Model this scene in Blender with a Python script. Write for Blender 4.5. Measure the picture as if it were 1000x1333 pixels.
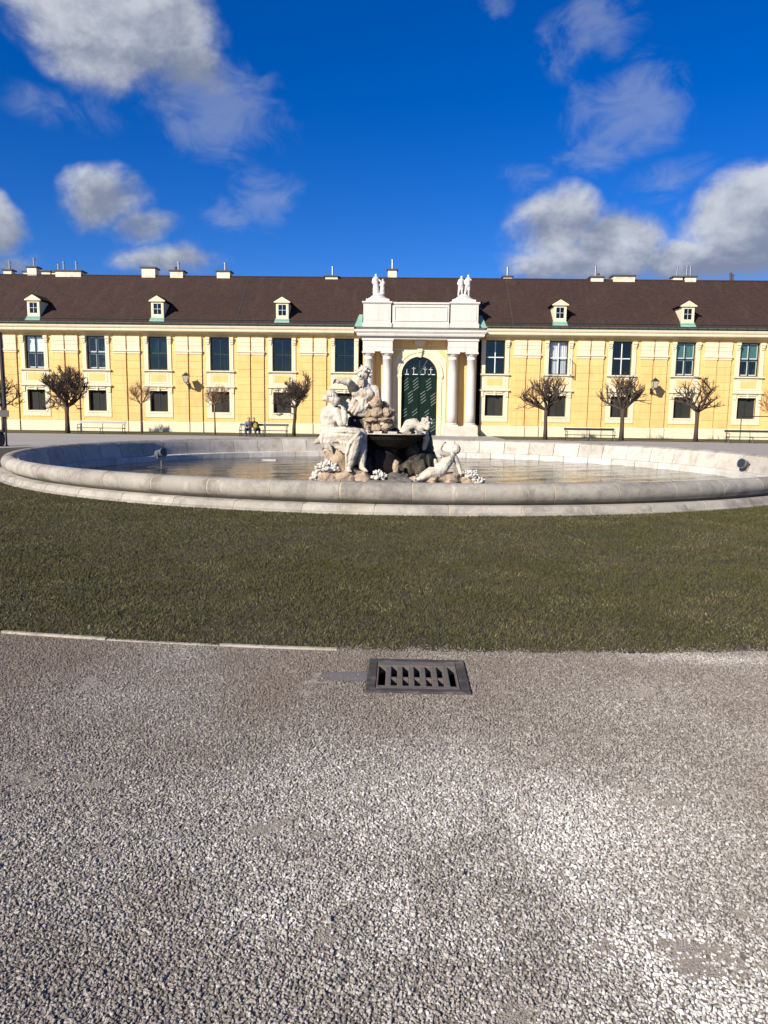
import bpy, bmesh, math, random
import numpy as np
from mathutils import Vector, Matrix, noise as mnoise

for o in list(bpy.data.objects): bpy.data.objects.remove(o, do_unlink=True)
scene = bpy.context.scene
C = scene.collection
rad = math.radians

# ------------------------------------------------------------------ camera
CAM = Vector((-1.349, 0.0, 1.60)); YAW, PIT, ROL = 0.0212, 0.1321, 0.0128
fw = Vector((-math.sin(YAW)*math.cos(PIT), math.cos(YAW)*math.cos(PIT), -math.sin(PIT)))
rt = Vector((math.cos(YAW), math.sin(YAW), 0)); up = rt.cross(fw)
r_ = rt*math.cos(ROL) + up*math.sin(ROL); u_ = up*math.cos(ROL) - rt*math.sin(ROL)
cam_data = bpy.data.cameras.new('camera'); cam = bpy.data.objects.new('camera', cam_data); C.objects.link(cam)
cam.matrix_world = Matrix(((r_.x, u_.x, -fw.x, CAM.x), (r_.y, u_.y, -fw.y, CAM.y), (r_.z, u_.z, -fw.z, CAM.z), (0, 0, 0, 1)))
cam_data.sensor_fit = 'HORIZONTAL'; cam_data.sensor_width = 36; cam_data.lens = 36*0.963
cam_data.clip_start = 0.05; cam_data.clip_end = 6000
scene.camera = cam

# ------------------------------------------------------------------ light
SUN_AZ, SUN_EL = rad(39), rad(29)            # sun stands behind the viewer's left shoulder
sdir = Vector((-math.sin(SUN_AZ)*math.cos(SUN_EL), -math.cos(SUN_AZ)*math.cos(SUN_EL), math.sin(SUN_EL)))
sl = bpy.data.lights.new('sun', 'SUN'); sl.energy = 5.0; sl.angle = rad(0.5); sl.color = (1.0, 0.915, 0.78)
so = bpy.data.objects.new('sun', sl); C.objects.link(so)
so.rotation_euler = (-sdir).to_track_quat('-Z', 'Y').to_euler(); so.location = (-30, -30, 40)

scene.view_settings.view_transform = 'Standard'; scene.view_settings.look = 'None'
scene.view_settings.exposure = 0.62; scene.view_settings.gamma = 1.0
scene.view_settings.use_curve_mapping = False
scene.render.engine = 'CYCLES'
scene.render.resolution_x = 768; scene.render.resolution_y = 1024

# ------------------------------------------------------------------ node helper
class NT:
    def __init__(s, tree): s.t = tree; s.n = tree.nodes; s.l = tree.links
    def node(s, typ, **kw):
        n = s.n.new(typ)
        for k, v in kw.items(): setattr(n, k, v)
        return n
    def set(s, sock, v):
        if hasattr(v, 'is_linked') or isinstance(v, bpy.types.NodeSocket): s.l.new(v, sock)
        else: sock.default_value = v
    def math(s, op, a, b=None, c=None, clamp=False):
        n = s.node('ShaderNodeMath', operation=op, use_clamp=clamp)
        s.set(n.inputs[0], a)
        if b is not None: s.set(n.inputs[1], b)
        if c is not None: s.set(n.inputs[2], c)
        return n.outputs[0]
    def noise(s, vec, scale, detail=4, rough=.55, dist=0.0):
        n = s.node('ShaderNodeTexNoise'); s.set(n.inputs['Vector'], vec)
        n.inputs['Scale'].default_value = scale; n.inputs['Detail'].default_value = detail
        n.inputs['Roughness'].default_value = rough; n.inputs['Distortion'].default_value = dist
        return n.outputs['Fac']
    def ramp(s, v, a, b, lo=0.0, hi=1.0, smooth=True):
        n = s.node('ShaderNodeMapRange'); n.interpolation_type = 'SMOOTHSTEP' if smooth else 'LINEAR'
        s.set(n.inputs[0], v); s.set(n.inputs[1], a); s.set(n.inputs[2], b); s.set(n.inputs[3], lo); s.set(n.inputs[4], hi)
        return n.outputs[0]
    def mix(s, fac, a, b, blend='MIX'):
        n = s.node('ShaderNodeMix', data_type='RGBA', blend_type=blend)
        s.set(n.inputs[0], fac); s.set(n.inputs[6], col(a)); s.set(n.inputs[7], col(b))
        return n.outputs[2]
    def vmul(s, v, k):
        n = s.node('ShaderNodeVectorMath', operation='MULTIPLY'); s.set(n.inputs[0], v); n.inputs[1].default_value = k
        return n.outputs[0]
    def vadd(s, v, k):
        n = s.node('ShaderNodeVectorMath', operation='ADD'); s.set(n.inputs[0], v); s.set(n.inputs[1], k)
        return n.outputs[0]
def col(c):
    if isinstance(c, (tuple, list)) and len(c) == 3: return (*c, 1.0)
    return c

# ------------------------------------------------------------------ sky
world = bpy.data.worlds.new('World'); scene.world = world; world.use_nodes = True
W = NT(world.node_tree); W.n.clear()
sky = W.node('ShaderNodeTexSky', sky_type='NISHITA'); sky.sun_disc = False
sky.sun_elevation = SUN_EL; sky.sun_rotation = math.atan2(sdir.x, sdir.y)
sky.altitude = 200; sky.air_density = 1.0; sky.dust_density = 0.25; sky.ozone_density = 2.5
hs = W.node('ShaderNodeHueSaturation'); hs.inputs['Saturation'].default_value = 1.5; hs.inputs['Value'].default_value = 1.0
W.l.new(sky.outputs[0], hs.inputs['Color'])
tc = W.node('ShaderNodeTexCoord'); dvec = tc.outputs['Generated']
sp = W.node('ShaderNodeSeparateXYZ'); W.l.new(dvec, sp.inputs[0])
az = W.math('MULTIPLY', W.math('ARCTAN2', sp.outputs[0], sp.outputs[1]), 57.29578)
el = W.math('MULTIPLY', W.math('ARCSINE', sp.outputs[2]), 57.29578)
warp = W.math('MULTIPLY', W.math('SUBTRACT', W.noise(dvec, 9, 3), .5), 5.0)
warp2 = W.math('MULTIPLY', W.math('SUBTRACT', W.noise(W.vadd(dvec, (5.2, 1.3, 7.1)), 9, 3), .5), 3.2)
azw = W.math('ADD', az, warp); elw = W.math('ADD', el, warp2)
# cumulus seen in this part of the sky: azimuth, elevation, half width, half height, thickness
CL = [(-20.2, 24.8, 7.6, 4.3, 1.0), (-16.0, 22.4, 4.2, 2.6, .7), (-21.3, 14.4, 3.4, 2.6, .95), (-19.0, 12.8, 2.8, 1.7, .7),
      (-28.0, 11.9, 2.2, 2.1, .95), (-17.2, 10.4, 4.4, 1.4, .72), (-27.5, 9.6, 3.0, 1.2, .6),
      (11.4, 13.4, 4.4, 3.2, .95), (15.4, 12.2, 4.4, 2.8, 1.0), (12.6, 10.7, 5.6, 1.6, .85), (24.2, 13.0, 4.4, 3.7, 1.15), (28.2, 13.8, 4.6, 3.5, 1.15), (21.5, 10.8, 6.0, 1.8, .9)]
THIN = [(13.2, 24.6, 3.6, 2.3, .9), (15.6, 20.6, 4.6, 3.0, 1.0), (13.4, 18.0, 3.0, 1.8, .7), (6.0, 27.0, 1.9, .9, .8), (-10.4, 15.0, 3.0, 2.8, .8), (-13.6, 20.4, 5.2, 3.4, 1.0), (-13.0, 13.6, 3.2, 1.6, .6), (10.0, 16.6, 3.4, 1.4, .55), (-24, 19.5, 5.0, 1.6, .5), (19.2, 16.0, 3.4, 1.6, .6)]
def cloud_field(lst):
    field = shade = None
    for a0, e0, ra, re, k in lst:
        dx = W.math('DIVIDE', W.math('SUBTRACT', azw, a0), ra); dy = W.math('DIVIDE', W.math('SUBTRACT', elw, e0), re)
        rr = W.math('SQRT', W.math('ADD', W.math('MULTIPLY', dx, dx), W.math('MULTIPLY', dy, dy)))
        v = W.math('MULTIPLY', W.math('SUBTRACT', 1.25, rr, clamp=True), k)
        sh = W.math('MULTIPLY', v, W.math('ADD', W.math('MULTIPLY', dy, .62), W.math('MULTIPLY', dx, -.35)))
        if field is None: field, shade = v, sh
        else: field = W.math('MAXIMUM', field, v); shade = W.math('ADD', shade, sh)
    return field, shade
field, shade = cloud_field(CL); thin, _ = cloud_field(THIN)
# the rest of the sky carries the same kind of scattered cloud
far = W.math('MULTIPLY', W.ramp(W.noise(dvec, 2.6, 2), .54, .72), W.ramp(W.math('ABSOLUTE', az), 36, 48))
far = W.math('MULTIPLY', far, W.ramp(el, 3, 10))
field = W.math('MAXIMUM', field, W.math('MULTIPLY', far, .8))
n1 = W.noise(W.vmul(dvec, (1, 1, 1.35)), 10, 8, .58, .22); n1b = W.noise(W.vadd(W.vmul(dvec, (1, 1, 1.35)), (-.014, 0, .024)), 10, 8, .58, .22); n2 = W.noise(dvec, 34, 5, .6)
fl = W.math('ADD', field, W.math('MULTIPLY', W.math('SUBTRACT', n1, .5), W.math('MULTIPLY', W.ramp(field, 0, .35), 1.25)))
fl = W.math('ADD', fl, W.math('MULTIPLY', W.math('SUBTRACT', n2, .5), W.math('MULTIPLY', W.ramp(field, 0, .3), .26)))
alpha = W.math('MULTIPLY', W.ramp(fl, .16, .74), .96)
shv = W.math('ADD', W.math('ADD', shade, W.math('MULTIPLY', W.math('SUBTRACT', n1, .5), 1.5)), W.math('MULTIPLY', W.math('SUBTRACT', n2, .5), .5))
shv = W.math('ADD', shv, W.math('MULTIPLY', W.math('SUBTRACT', n1, n1b), 1.5))
lit = W.ramp(shv, -.45, .75)
ccol = W.mix(lit, (2.9, 3.4, 4.7), (8.2, 8.6, 9.4))
blue = W.mix(1.0, hs.outputs[0], (.75, .92, 1.55), 'MULTIPLY')
n3 = W.noise(W.vmul(dvec, (1, 1, 1.6)), 15, 8, .62, .8)
veil = W.math('MULTIPLY', W.ramp(W.math('ADD', thin, W.math('MULTIPLY', W.math('SUBTRACT', n3, .5), W.math('MULTIPLY', W.ramp(thin, 0, .4), 2.2))), .12, 1.15), .38)
skyc = W.mix(alpha, W.mix(veil, blue, (5.2, 5.9, 7.4)), ccol)
bg = W.node('ShaderNodeBackground'); W.l.new(skyc, bg.inputs[0]); bg.inputs[1].default_value = 0.051
wo = W.node('ShaderNodeOutputWorld'); W.l.new(bg.outputs[0], wo.inputs[0])

# ------------------------------------------------------------------ materials
def new_mat(name):
    m = bpy.data.materials.new(name); m.use_nodes = True
    t = NT(m.node_tree); b = t.n['Principled BSDF']
    return m, t, b
def bump(t, b, h, strength, dist):
    n = t.node('ShaderNodeBump'); n.inputs['Strength'].default_value = strength; n.inputs['Distance'].default_value = dist
    t.l.new(h, n.inputs['Height']); t.l.new(n.outputs[0], b.inputs['Normal'])
def mat(name, base, rough=.8, var=.12, scale=3.0, rand=0.0, bmp=0.0, bscale=40, bdist=.01, spec=.3, second=None, sscale=1.5, samt=.5, metal=0.0, stretch=None, streak=0.0):
    m, t, b = new_mat(name)
    geo = t.node('ShaderNodeNewGeometry'); pos = geo.outputs['Position']
    if stretch: pos = t.vmul(pos, stretch)
    c = t.mix(t.noise(pos, scale, 6, .6), tuple(x*(1-var*1.6) for x in base), tuple(min(1, x*(1+var)) for x in base))
    if second:
        f = t.math('MULTIPLY', t.ramp(t.noise(pos, sscale, 6, .65), .48, .68), samt)
        c = t.mix(f, c, second)
    if streak:
        gp = t.vmul(geo.outputs['Position'], (2.6, 2.6, .16))
        f = t.math('MULTIPLY', t.ramp(t.noise(gp, 1.7, 7, .7), .50, .70), streak)
        c = t.mix(f, c, tuple(x*.62 for x in base))
        f = t.math('MULTIPLY', t.ramp(t.noise(t.vadd(geo.outputs['Position'], (3.1, 0, 9.0)), .9, 7, .7), .54, .66), streak*.7)
        c = t.mix(f, c, tuple(min(.85, x*1.12+.03) for x in base))
    if rand:
        oi = t.node('ShaderNodeObjectInfo')
        h = t.node('ShaderNodeHueSaturation'); t.l.new(c, h.inputs['Color'])
        t.l.new(t.math('ADD', t.math('MULTIPLY', oi.outputs['Random'], rand*2), 1-rand), h.inputs['Value']); c = h.outputs[0]
    t.l.new(c, b.inputs['Base Color'])
    b.inputs['Roughness'].default_value = rough; b.inputs['Specular IOR Level'].default_value = spec; b.inputs['Metallic'].default_value = metal
    if bmp: bump(t, b, t.noise(geo.outputs['Position'], bscale, 5, .6), bmp, bdist)
    return m

M = {}
M['yellow'] = mat('yellow_plaster', (.73, .495, .195), .9, .10, .8, rand=.035, bmp=.25, bscale=30, second=(.58, .37, .13), sscale=.7, samt=.5, streak=.38)
M['cream'] = mat('cream_plaster', (.70, .615, .43), .9, .06, 1.2, rand=.02, second=(.60, .49, .30), sscale=.9, samt=.35, stretch=(1, 1, .5), streak=.40)
M['white'] = mat('white_plaster', (.60, .565, .51), .85, .05, 1.5, rand=.015, second=(.50, .45, .38), sscale=1.1, samt=.4, stretch=(1, 1, .35), streak=.40)
M['statue_white'] = mat('white_statue_stone', (.60, .575, .53), .8, .12, 4, second=(.5, .47, .42), sscale=3, samt=.45)
M['pedestal'] = mat('pedestal_stone', (.56, .51, .43), .85, .1, 2, second=(.36, .31, .25), sscale=1.5, samt=.5)
M['patina'] = mat('copper_patina', (.20, .36, .29), .7, .25, 3, rand=.1)
M['gutter'] = mat('dark_gutter_metal', (.035, .055, .055), .45, .3, 2, spec=.5)
M['leadroof'] = mat('grey_sheet_metal', (.085, .09, .085), .5, .25, 2, rand=.12, spec=.5)
M['frame_dark'] = mat('dark_green_paint', (.012, .028, .028), .35, .1, 5, spec=.5)
M['frame_white'] = mat('white_window_paint', (.72, .72, .70), .4, .05, 5, spec=.4)
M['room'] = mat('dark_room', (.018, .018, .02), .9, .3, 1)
M['screen'] = mat('dark_window_screen', (.030, .030, .026), .75, .25, 3, rand=.25, spec=.2)
M['blind_green'] = mat('green_roller_blind', (.06, .17, .14), .8, .06, 3)
M['blind_white'] = mat('white_roller_blind', (.78, .79, .80), .8, .03, 3)
M['curtain'] = mat('white_curtain', (.72, .72, .76), .8, .18, 7, stretch=(6, 6, .15))
M['door'] = mat('dark_green_door_paint', (.006, .020, .015), .55, .2, 3, rand=.08, spec=.08)
M['door_slat'] = mat('pale_door_slat', (.15, .19, .17), .7, .1, 5)
M['chim'] = mat('chimney_plaster', (.72, .64, .50), .9, .15, 3, second=(.35, .28, .2), sscale=2, samt=.5)
M['chimcap'] = mat('chimney_cap', (.085, .075, .07), .8, .3, 4)
M['steel'] = mat('flue_steel', (.42, .41, .40), .35, .2, 6, spec=.5, metal=.8)
M['iron'] = mat('black_iron', (.022, .022, .024), .5, .3, 8, spec=.5)
M['bench_slat'] = mat('bench_slat_paint', (.022, .035, .032), .38, .2, 6, rand=.2, spec=.5)
M['bench_pale'] = mat('pale_bench_slat', (.10, .11, .115), .4, .12, 6, rand=.08, spec=.5)  # lighter copy of the slat paint, sky reflection put into the colour
M['lampglass'] = mat('lantern_glass', (.45, .42, .33), .2, .1, 5, spec=.5)
M['bark'] = mat('tree_bark', (.075, .052, .038), .95, .35, 9, bmp=.6, bscale=25, bdist=.02, stretch=(1, 1, .35))
M['twig'] = mat('branch_bark', (.075, .055, .042), .95, .3, 7)
M['twig_pale'] = mat('young_branch_bark', (.22, .13, .075), .95, .3, 7)
M['flood'] = mat('floodlight_metal', (.19, .21, .21), .42, .3, 12, spec=.5, metal=.5)
M['flood_glass'] = mat('floodlight_glass', (.03, .035, .04), .12, .1, 5, spec=.6)
M['pole'] = mat('dark_pole_paint', (.03, .028, .03), .5, .2, 6, spec=.4)
M['plate'] = mat('grey_sign_plate', (.08, .08, .085), .5, .15, 6)
M['skin'] = mat('skin', (.50, .30, .21), .6, .08, 9)
M['hair'] = mat('dark_hair', (.03, .02, .016), .7, .3, 30)
M['grey_jacket'] = mat('grey_jacket_cloth', (.16, .17, .19), .9, .25, 12)
M['dark_jacket'] = mat('black_jacket_cloth', (.02, .02, .024), .85, .25, 12)
M['jeans'] = mat('dark_jeans', (.035, .048, .075), .9, .25, 14)
M['shoe'] = mat('shoe_leather', (.12, .11, .10), .6, .2, 14)
M['bag'] = mat('olive_bag_cloth', (.28, .22, .04), .8, .2, 12)
M['cast'] = mat('cast_iron_grate', (.13, .118, .105), .85, .35, 25, spec=.2, second=(.20, .13, .085), sscale=14, samt=.7, bmp=.5, bscale=160, bdist=.002)
M['frame_iron'] = mat('grate_frame_iron', (.06, .055, .052), .85, .3, 22, spec=.2, second=(.17, .14, .12), sscale=9, samt=.6, bmp=.5, bscale=120, bdist=.002)
M['pit'] = mat('drain_pit_concrete', (.06, .055, .05), .95, .3, 8)
M['mortar_patch'] = mat('smooth_mortar', (.15, .14, .135), .9, .15, 8, second=(.30, .26, .22), sscale=6, samt=.7)
M['kerb'] = mat('pale_kerb_stone', (.42, .38, .31), .85, .2, 6, second=(.18, .15, .10), sscale=5, samt=.7)
M['slab'] = mat('pale_slab', (.6, .56, .48), .7, .1, 4)

def stone_mat(name, base, dark, warm, streak=1.0):
    m, t, b = new_mat(name)
    geo = t.node('ShaderNodeNewGeometry'); tcn = t.node('ShaderNodeTexCoord'); oi = t.node('ShaderNodeObjectInfo')
    off = t.node('ShaderNodeCombineXYZ')
    for i in range(3): t.l.new(t.math('MULTIPLY', oi.outputs['Random'], 37.0+i*11), off.inputs[i])
    p = t.vadd(tcn.outputs['Object'], off.outputs[0])
    pos = geo.outputs['Position']
    c = t.mix(t.noise(pos, 2.2, 7, .65), tuple(x*.72 for x in base), tuple(min(1, x*1.15) for x in base))
    c = t.mix(t.math('MULTIPLY', t.ramp(t.noise(pos, 1.6, 8, .75), .44, .66), .8), c, dark)
    c = t.mix(t.math('MULTIPLY', t.ramp(t.noise(pos, .7, 5, .6), .55, .75), .55), c, warm)
    st = t.ramp(t.noise(t.vmul(pos, (3.2, 3.2, .30)), 2.2, 6, .7), .55, .72)
    c = t.mix(t.math('MULTIPLY', st, .6*streak), c, tuple(min(1, x*1.45) for x in base))
    st2 = t.ramp(t.noise(t.vadd(t.vmul(pos, (4, 4, .3)), (9.1, 3.3, 1.7)), 2.0, 6, .7), .58, .74)
    c = t.mix(t.math('MULTIPLY', st2, .6*streak), c, dark)
    h = t.node('ShaderNodeHueSaturation'); t.l.new(c, h.inputs['Color'])
    t.l.new(t.math('ADD', t.math('MULTIPLY', oi.outputs['Random'], .30), .86), h.inputs['Value'])
    t.l.new(h.outputs[0], b.inputs['Base Color']); b.inputs['Roughness'].default_value = .82; b.inputs['Specular IOR Level'].default_value = .3
    hh = t.math('ADD', t.noise(pos, 22, 7, .65), t.math('MULTIPLY', t.noise(pos, 5, 4, .6), 1.5))
    bump(t, b, hh, .45, .014)
    return m
M['stone'] = stone_mat('basin_stone', (.345, .318, .272), (.15, .135, .118), (.39, .31, .20))
M['stone_in'] = stone_mat('basin_inner_stone', (.50, .46, .39), (.30, .265, .22), (.50, .41, .28), .7)
M['ledge'] = stone_mat('basin_ledge_stone', (.60, .575, .52), (.40, .37, .32), (.48, .40, .30), .4)
M['mortar'] = mat('mortar', (.44, .37, .25), .9, .2, 5)
M['marble'] = mat('weathered_marble', (.55, .505, .425), .8, .22, 4.5, streak=.55, second=(.34, .255, .165), sscale=2.6, samt=.7, bmp=.5, bscale=28, bdist=.02)
M['marble_pale'] = mat('pale_marble', (.58, .56, .51), .8, .2, 8, second=(.45, .42, .36), sscale=6, samt=.5)
M['ochre_rock'] = mat('ochre_rock', (.41, .315, .22), .88, .35, 5, second=(.17, .12, .085), sscale=3.5, samt=.75, bmp=.8, bscale=11, bdist=.05)
M['wet_rock'] = mat('dark_wet_algae_rock', (.016, .014, .012), .6, .4, 4, spec=.3, bmp=.6, bscale=14, bdist=.03)  # wet algae black, deepened to hold the shade of the hollow
M['cave_rock'] = mat('damp_grotto_rock', (.060, .050, .038), .8, .5, 5, second=(.16, .13, .09), sscale=4, samt=.5, bmp=.8, bscale=12, bdist=.05)  # dim tone puts the grotto's shade into the damp rock colour
M['low_rock'] = mat('grey_water_rock', (.16, .145, .13), .7, .35, 6, second=(.05, .045, .04), sscale=3, samt=.8, bmp=.6, bscale=18, bdist=.02)

# roof with fine plain tiles
m, t, b = new_mat('brown_roof_tiles'); M['roof'] = m
geo = t.node('ShaderNodeNewGeometry'); spx = t.node('ShaderNodeSeparateXYZ'); t.l.new(geo.outputs['Position'], spx.inputs[0])
cb = t.node('ShaderNodeCombineXYZ'); t.l.new(spx.outputs[0], cb.inputs[0]); t.l.new(t.math('MULTIPLY', spx.outputs[2], 1.62), cb.inputs[1])
br = t.node('ShaderNodeTexBrick'); t.l.new(cb.outputs[0], br.inputs['Vector']); br.inputs['Scale'].default_value = 1.0
br.inputs['Brick Width'].default_value = .19; br.inputs['Row Height'].default_value = .155; br.inputs['Mortar Size'].default_value = .008; br.inputs['Bias'].default_value = 0
br.inputs['Color1'].default_value = (.041, .024, .019, 1); br.inputs['Color2'].default_value = (.062, .035, .027, 1); br.inputs['Mortar'].default_value = (.026, .017, .014, 1)
c = t.mix(t.math('MULTIPLY', t.ramp(t.noise(geo.outputs['Position'], .45, 6, .65), .42, .7), .55), br.outputs[0], (.034, .023, .020))
c = t.mix(t.math('MULTIPLY', t.ramp(t.noise(t.vmul(geo.outputs['Position'], (1.6, .3, .3)), 1.2, 5, .6), .5, .75), .3), c, (.078, .054, .045))
t.l.new(c, b.inputs['Base Color']); b.inputs['Roughness'].default_value = .85; b.inputs['Specular IOR Level'].default_value = .2
bump(t, b, br.outputs['Fac'], .6, -.02)

# window glass: clear pane with a mirror coat
def glass(name, tint, k):
    m = bpy.data.materials.new(name); m.use_nodes = True; t = NT(m.node_tree); t.n.clear()
    tr = t.node('ShaderNodeBsdfTransparent'); tr.inputs[0].default_value = (*tint, 1)
    gl = t.node('ShaderNodeBsdfGlossy'); gl.inputs['Roughness'].default_value = .02; gl.inputs['Color'].default_value = (.85, .86, .80, 1)
    geo = t.node('ShaderNodeNewGeometry'); bn = t.node('ShaderNodeBump'); bn.inputs['Strength'].default_value = .12; bn.inputs['Distance'].default_value = .05
    t.l.new(t.noise(geo.outputs['Position'], 1.7, 2), bn.inputs['Height']); t.l.new(bn.outputs[0], gl.inputs['Normal'])
    mx = t.node('ShaderNodeMixShader'); mx.inputs[0].default_value = k
    t.l.new(tr.outputs[0], mx.inputs[1]); t.l.new(gl.outputs[0], mx.inputs[2])
    o = t.node('ShaderNodeOutputMaterial'); t.l.new(mx.outputs[0], o.inputs[0]); return m
M['glass'] = glass('window_glass', (.92, .94, .94), .05)
M['glass_fan'] = glass('fanlight_glass', (.25, .3, .33), .06)
M['glass_teal'] = glass('reflecting_window_glass', (.30, .40, .38), .07)

# water
m, t, b = new_mat('basin_water'); M['water'] = m
geo = t.node('ShaderNodeNewGeometry'); pos = geo.outputs['Position']
t.l.new(t.mix(t.ramp(t.noise(pos, .5, 3), .4, .65), (.016, .015, .009), (.034, .030, .018)), b.inputs['Base Color'])
b.inputs['Roughness'].default_value = .05; b.inputs['IOR'].default_value = 1.33
hh = t.math('ADD', t.noise(t.vmul(pos, (.55, 1.6, 1)), 1.6, 5, .62), t.math('MULTIPLY', t.noise(t.vmul(pos, (.7, 2.0, 1)), 6, 3, .6), .35))
bump(t, b, hh, .5, .04)

# ground
M['plaza'] = mat('plaza_asphalt', (.33, .305, .28), .95, .15, .8, second=(.38, .345, .31), sscale=.35, samt=.5, bmp=.3, bscale=60, bdist=.006)
m, t, b = new_mat('gravel_bed_mud'); M['mud'] = m
geo = t.node('ShaderNodeNewGeometry'); pos = geo.outputs['Position']
c = t.mix(t.noise(pos, 3, 6, .6), (.13, .112, .09), (.20, .175, .145))
c = t.mix(t.math('MULTIPLY', t.ramp(t.noise(pos, 60, 3, .6), .5, .62), .45), c, (.28, .25, .21))
t.l.new(c, b.inputs['Base Color']); b.inputs['Roughness'].default_value = .95
bump(t, b, t.math('ADD', t.noise(pos, 70, 5, .7), t.math('MULTIPLY', t.noise(pos, 6, 3), 2)), .6, .008)
m, t, b = new_mat('lawn_soil'); M['soil'] = m
geo = t.node('ShaderNodeNewGeometry'); pos = geo.outputs['Position']
c = t.mix(t.ramp(t.noise(pos, .9, 5, .6), .4, .65), (.045, .040, .020), (.064, .050, .028))
c = t.mix(t.math('MULTIPLY', t.ramp(t.noise(pos, 40, 3, .6), .5, .65), .5), c, (.03, .032, .014))
t.l.new(c, b.inputs['Base Color']); b.inputs['Roughness'].default_value = .95
bump(t, b, t.noise(pos, 45, 5, .7), .8, .02)
m, t, b = new_mat('short_winter_grass'); M['grass'] = m
geo = t.node('ShaderNodeNewGeometry'); pos = geo.outputs['Position']
at = t.node('ShaderNodeAttribute', attribute_name='tone')
c = t.mix(at.outputs['Fac'], (.050, .051, .015), (.104, .092, .036))
c = t.mix(t.math('MULTIPLY', t.ramp(at.outputs['Fac'], .86, .93), .9), c, (.26, .215, .12))
c = t.mix(t.math('MULTIPLY', t.ramp(t.noise(pos, .7, 6, .65), .44, .62), .65), c, (.098, .080, .038))
c = t.mix(t.math('MULTIPLY', t.ramp(t.noise(t.vadd(pos, (7.7, 2.2, 0)), 1.6, 5, .65), .52, .68), .5), c, (.040, .054, .010))
t.l.new(c, b.inputs['Base Color']); b.inputs['Roughness'].default_value = .7; b.inputs['Specular IOR Level'].default_value = .25
m, t, b = new_mat('far_lawn'); M['far_lawn'] = m
geo = t.node('ShaderNodeNewGeometry'); pos = geo.outputs['Position']
t.l.new(t.mix(t.noise(pos, 1.5, 6, .7), (.05, .052, .012), (.10, .088, .026)), b.inputs['Base Color']); b.inputs['Roughness'].default_value = .95
bump(t, b, t.noise(pos, 30, 4, .7), 1, .03)
m, t, b = new_mat('gravel_stone'); M['gravel'] = m
at = t.node('ShaderNodeAttribute', attribute_name='tone', attribute_type='INSTANCER')
at2 = t.node('ShaderNodeAttribute', attribute_name='patch', attribute_type='INSTANCER')
rp = t.node('ShaderNodeValToRGB'); t.l.new(at.outputs['Fac'], rp.inputs[0]); e = rp.color_ramp.elements
e[0].position = 0; e[0].color = (.11, .095, .08, 1); e[1].position = 1; e[1].color = (.72, .70, .66, 1)
for ps, cc in ((.25, (.155, .14, .122)), (.5, (.285, .263, .235)), (.75, (.425, .398, .362)), (.9, (.55, .53, .495))):
    q = e.new(ps); q.color = (*cc, 1)
c = t.mix(t.math('MULTIPLY', at2.outputs['Fac'], .72), rp.outputs[0], (.172, .133, .102))
t.l.new(c, b.inputs['Base Color']); b.inputs['Roughness'].default_value = .75; b.inputs['Specular IOR Level'].default_value = .35

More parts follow.
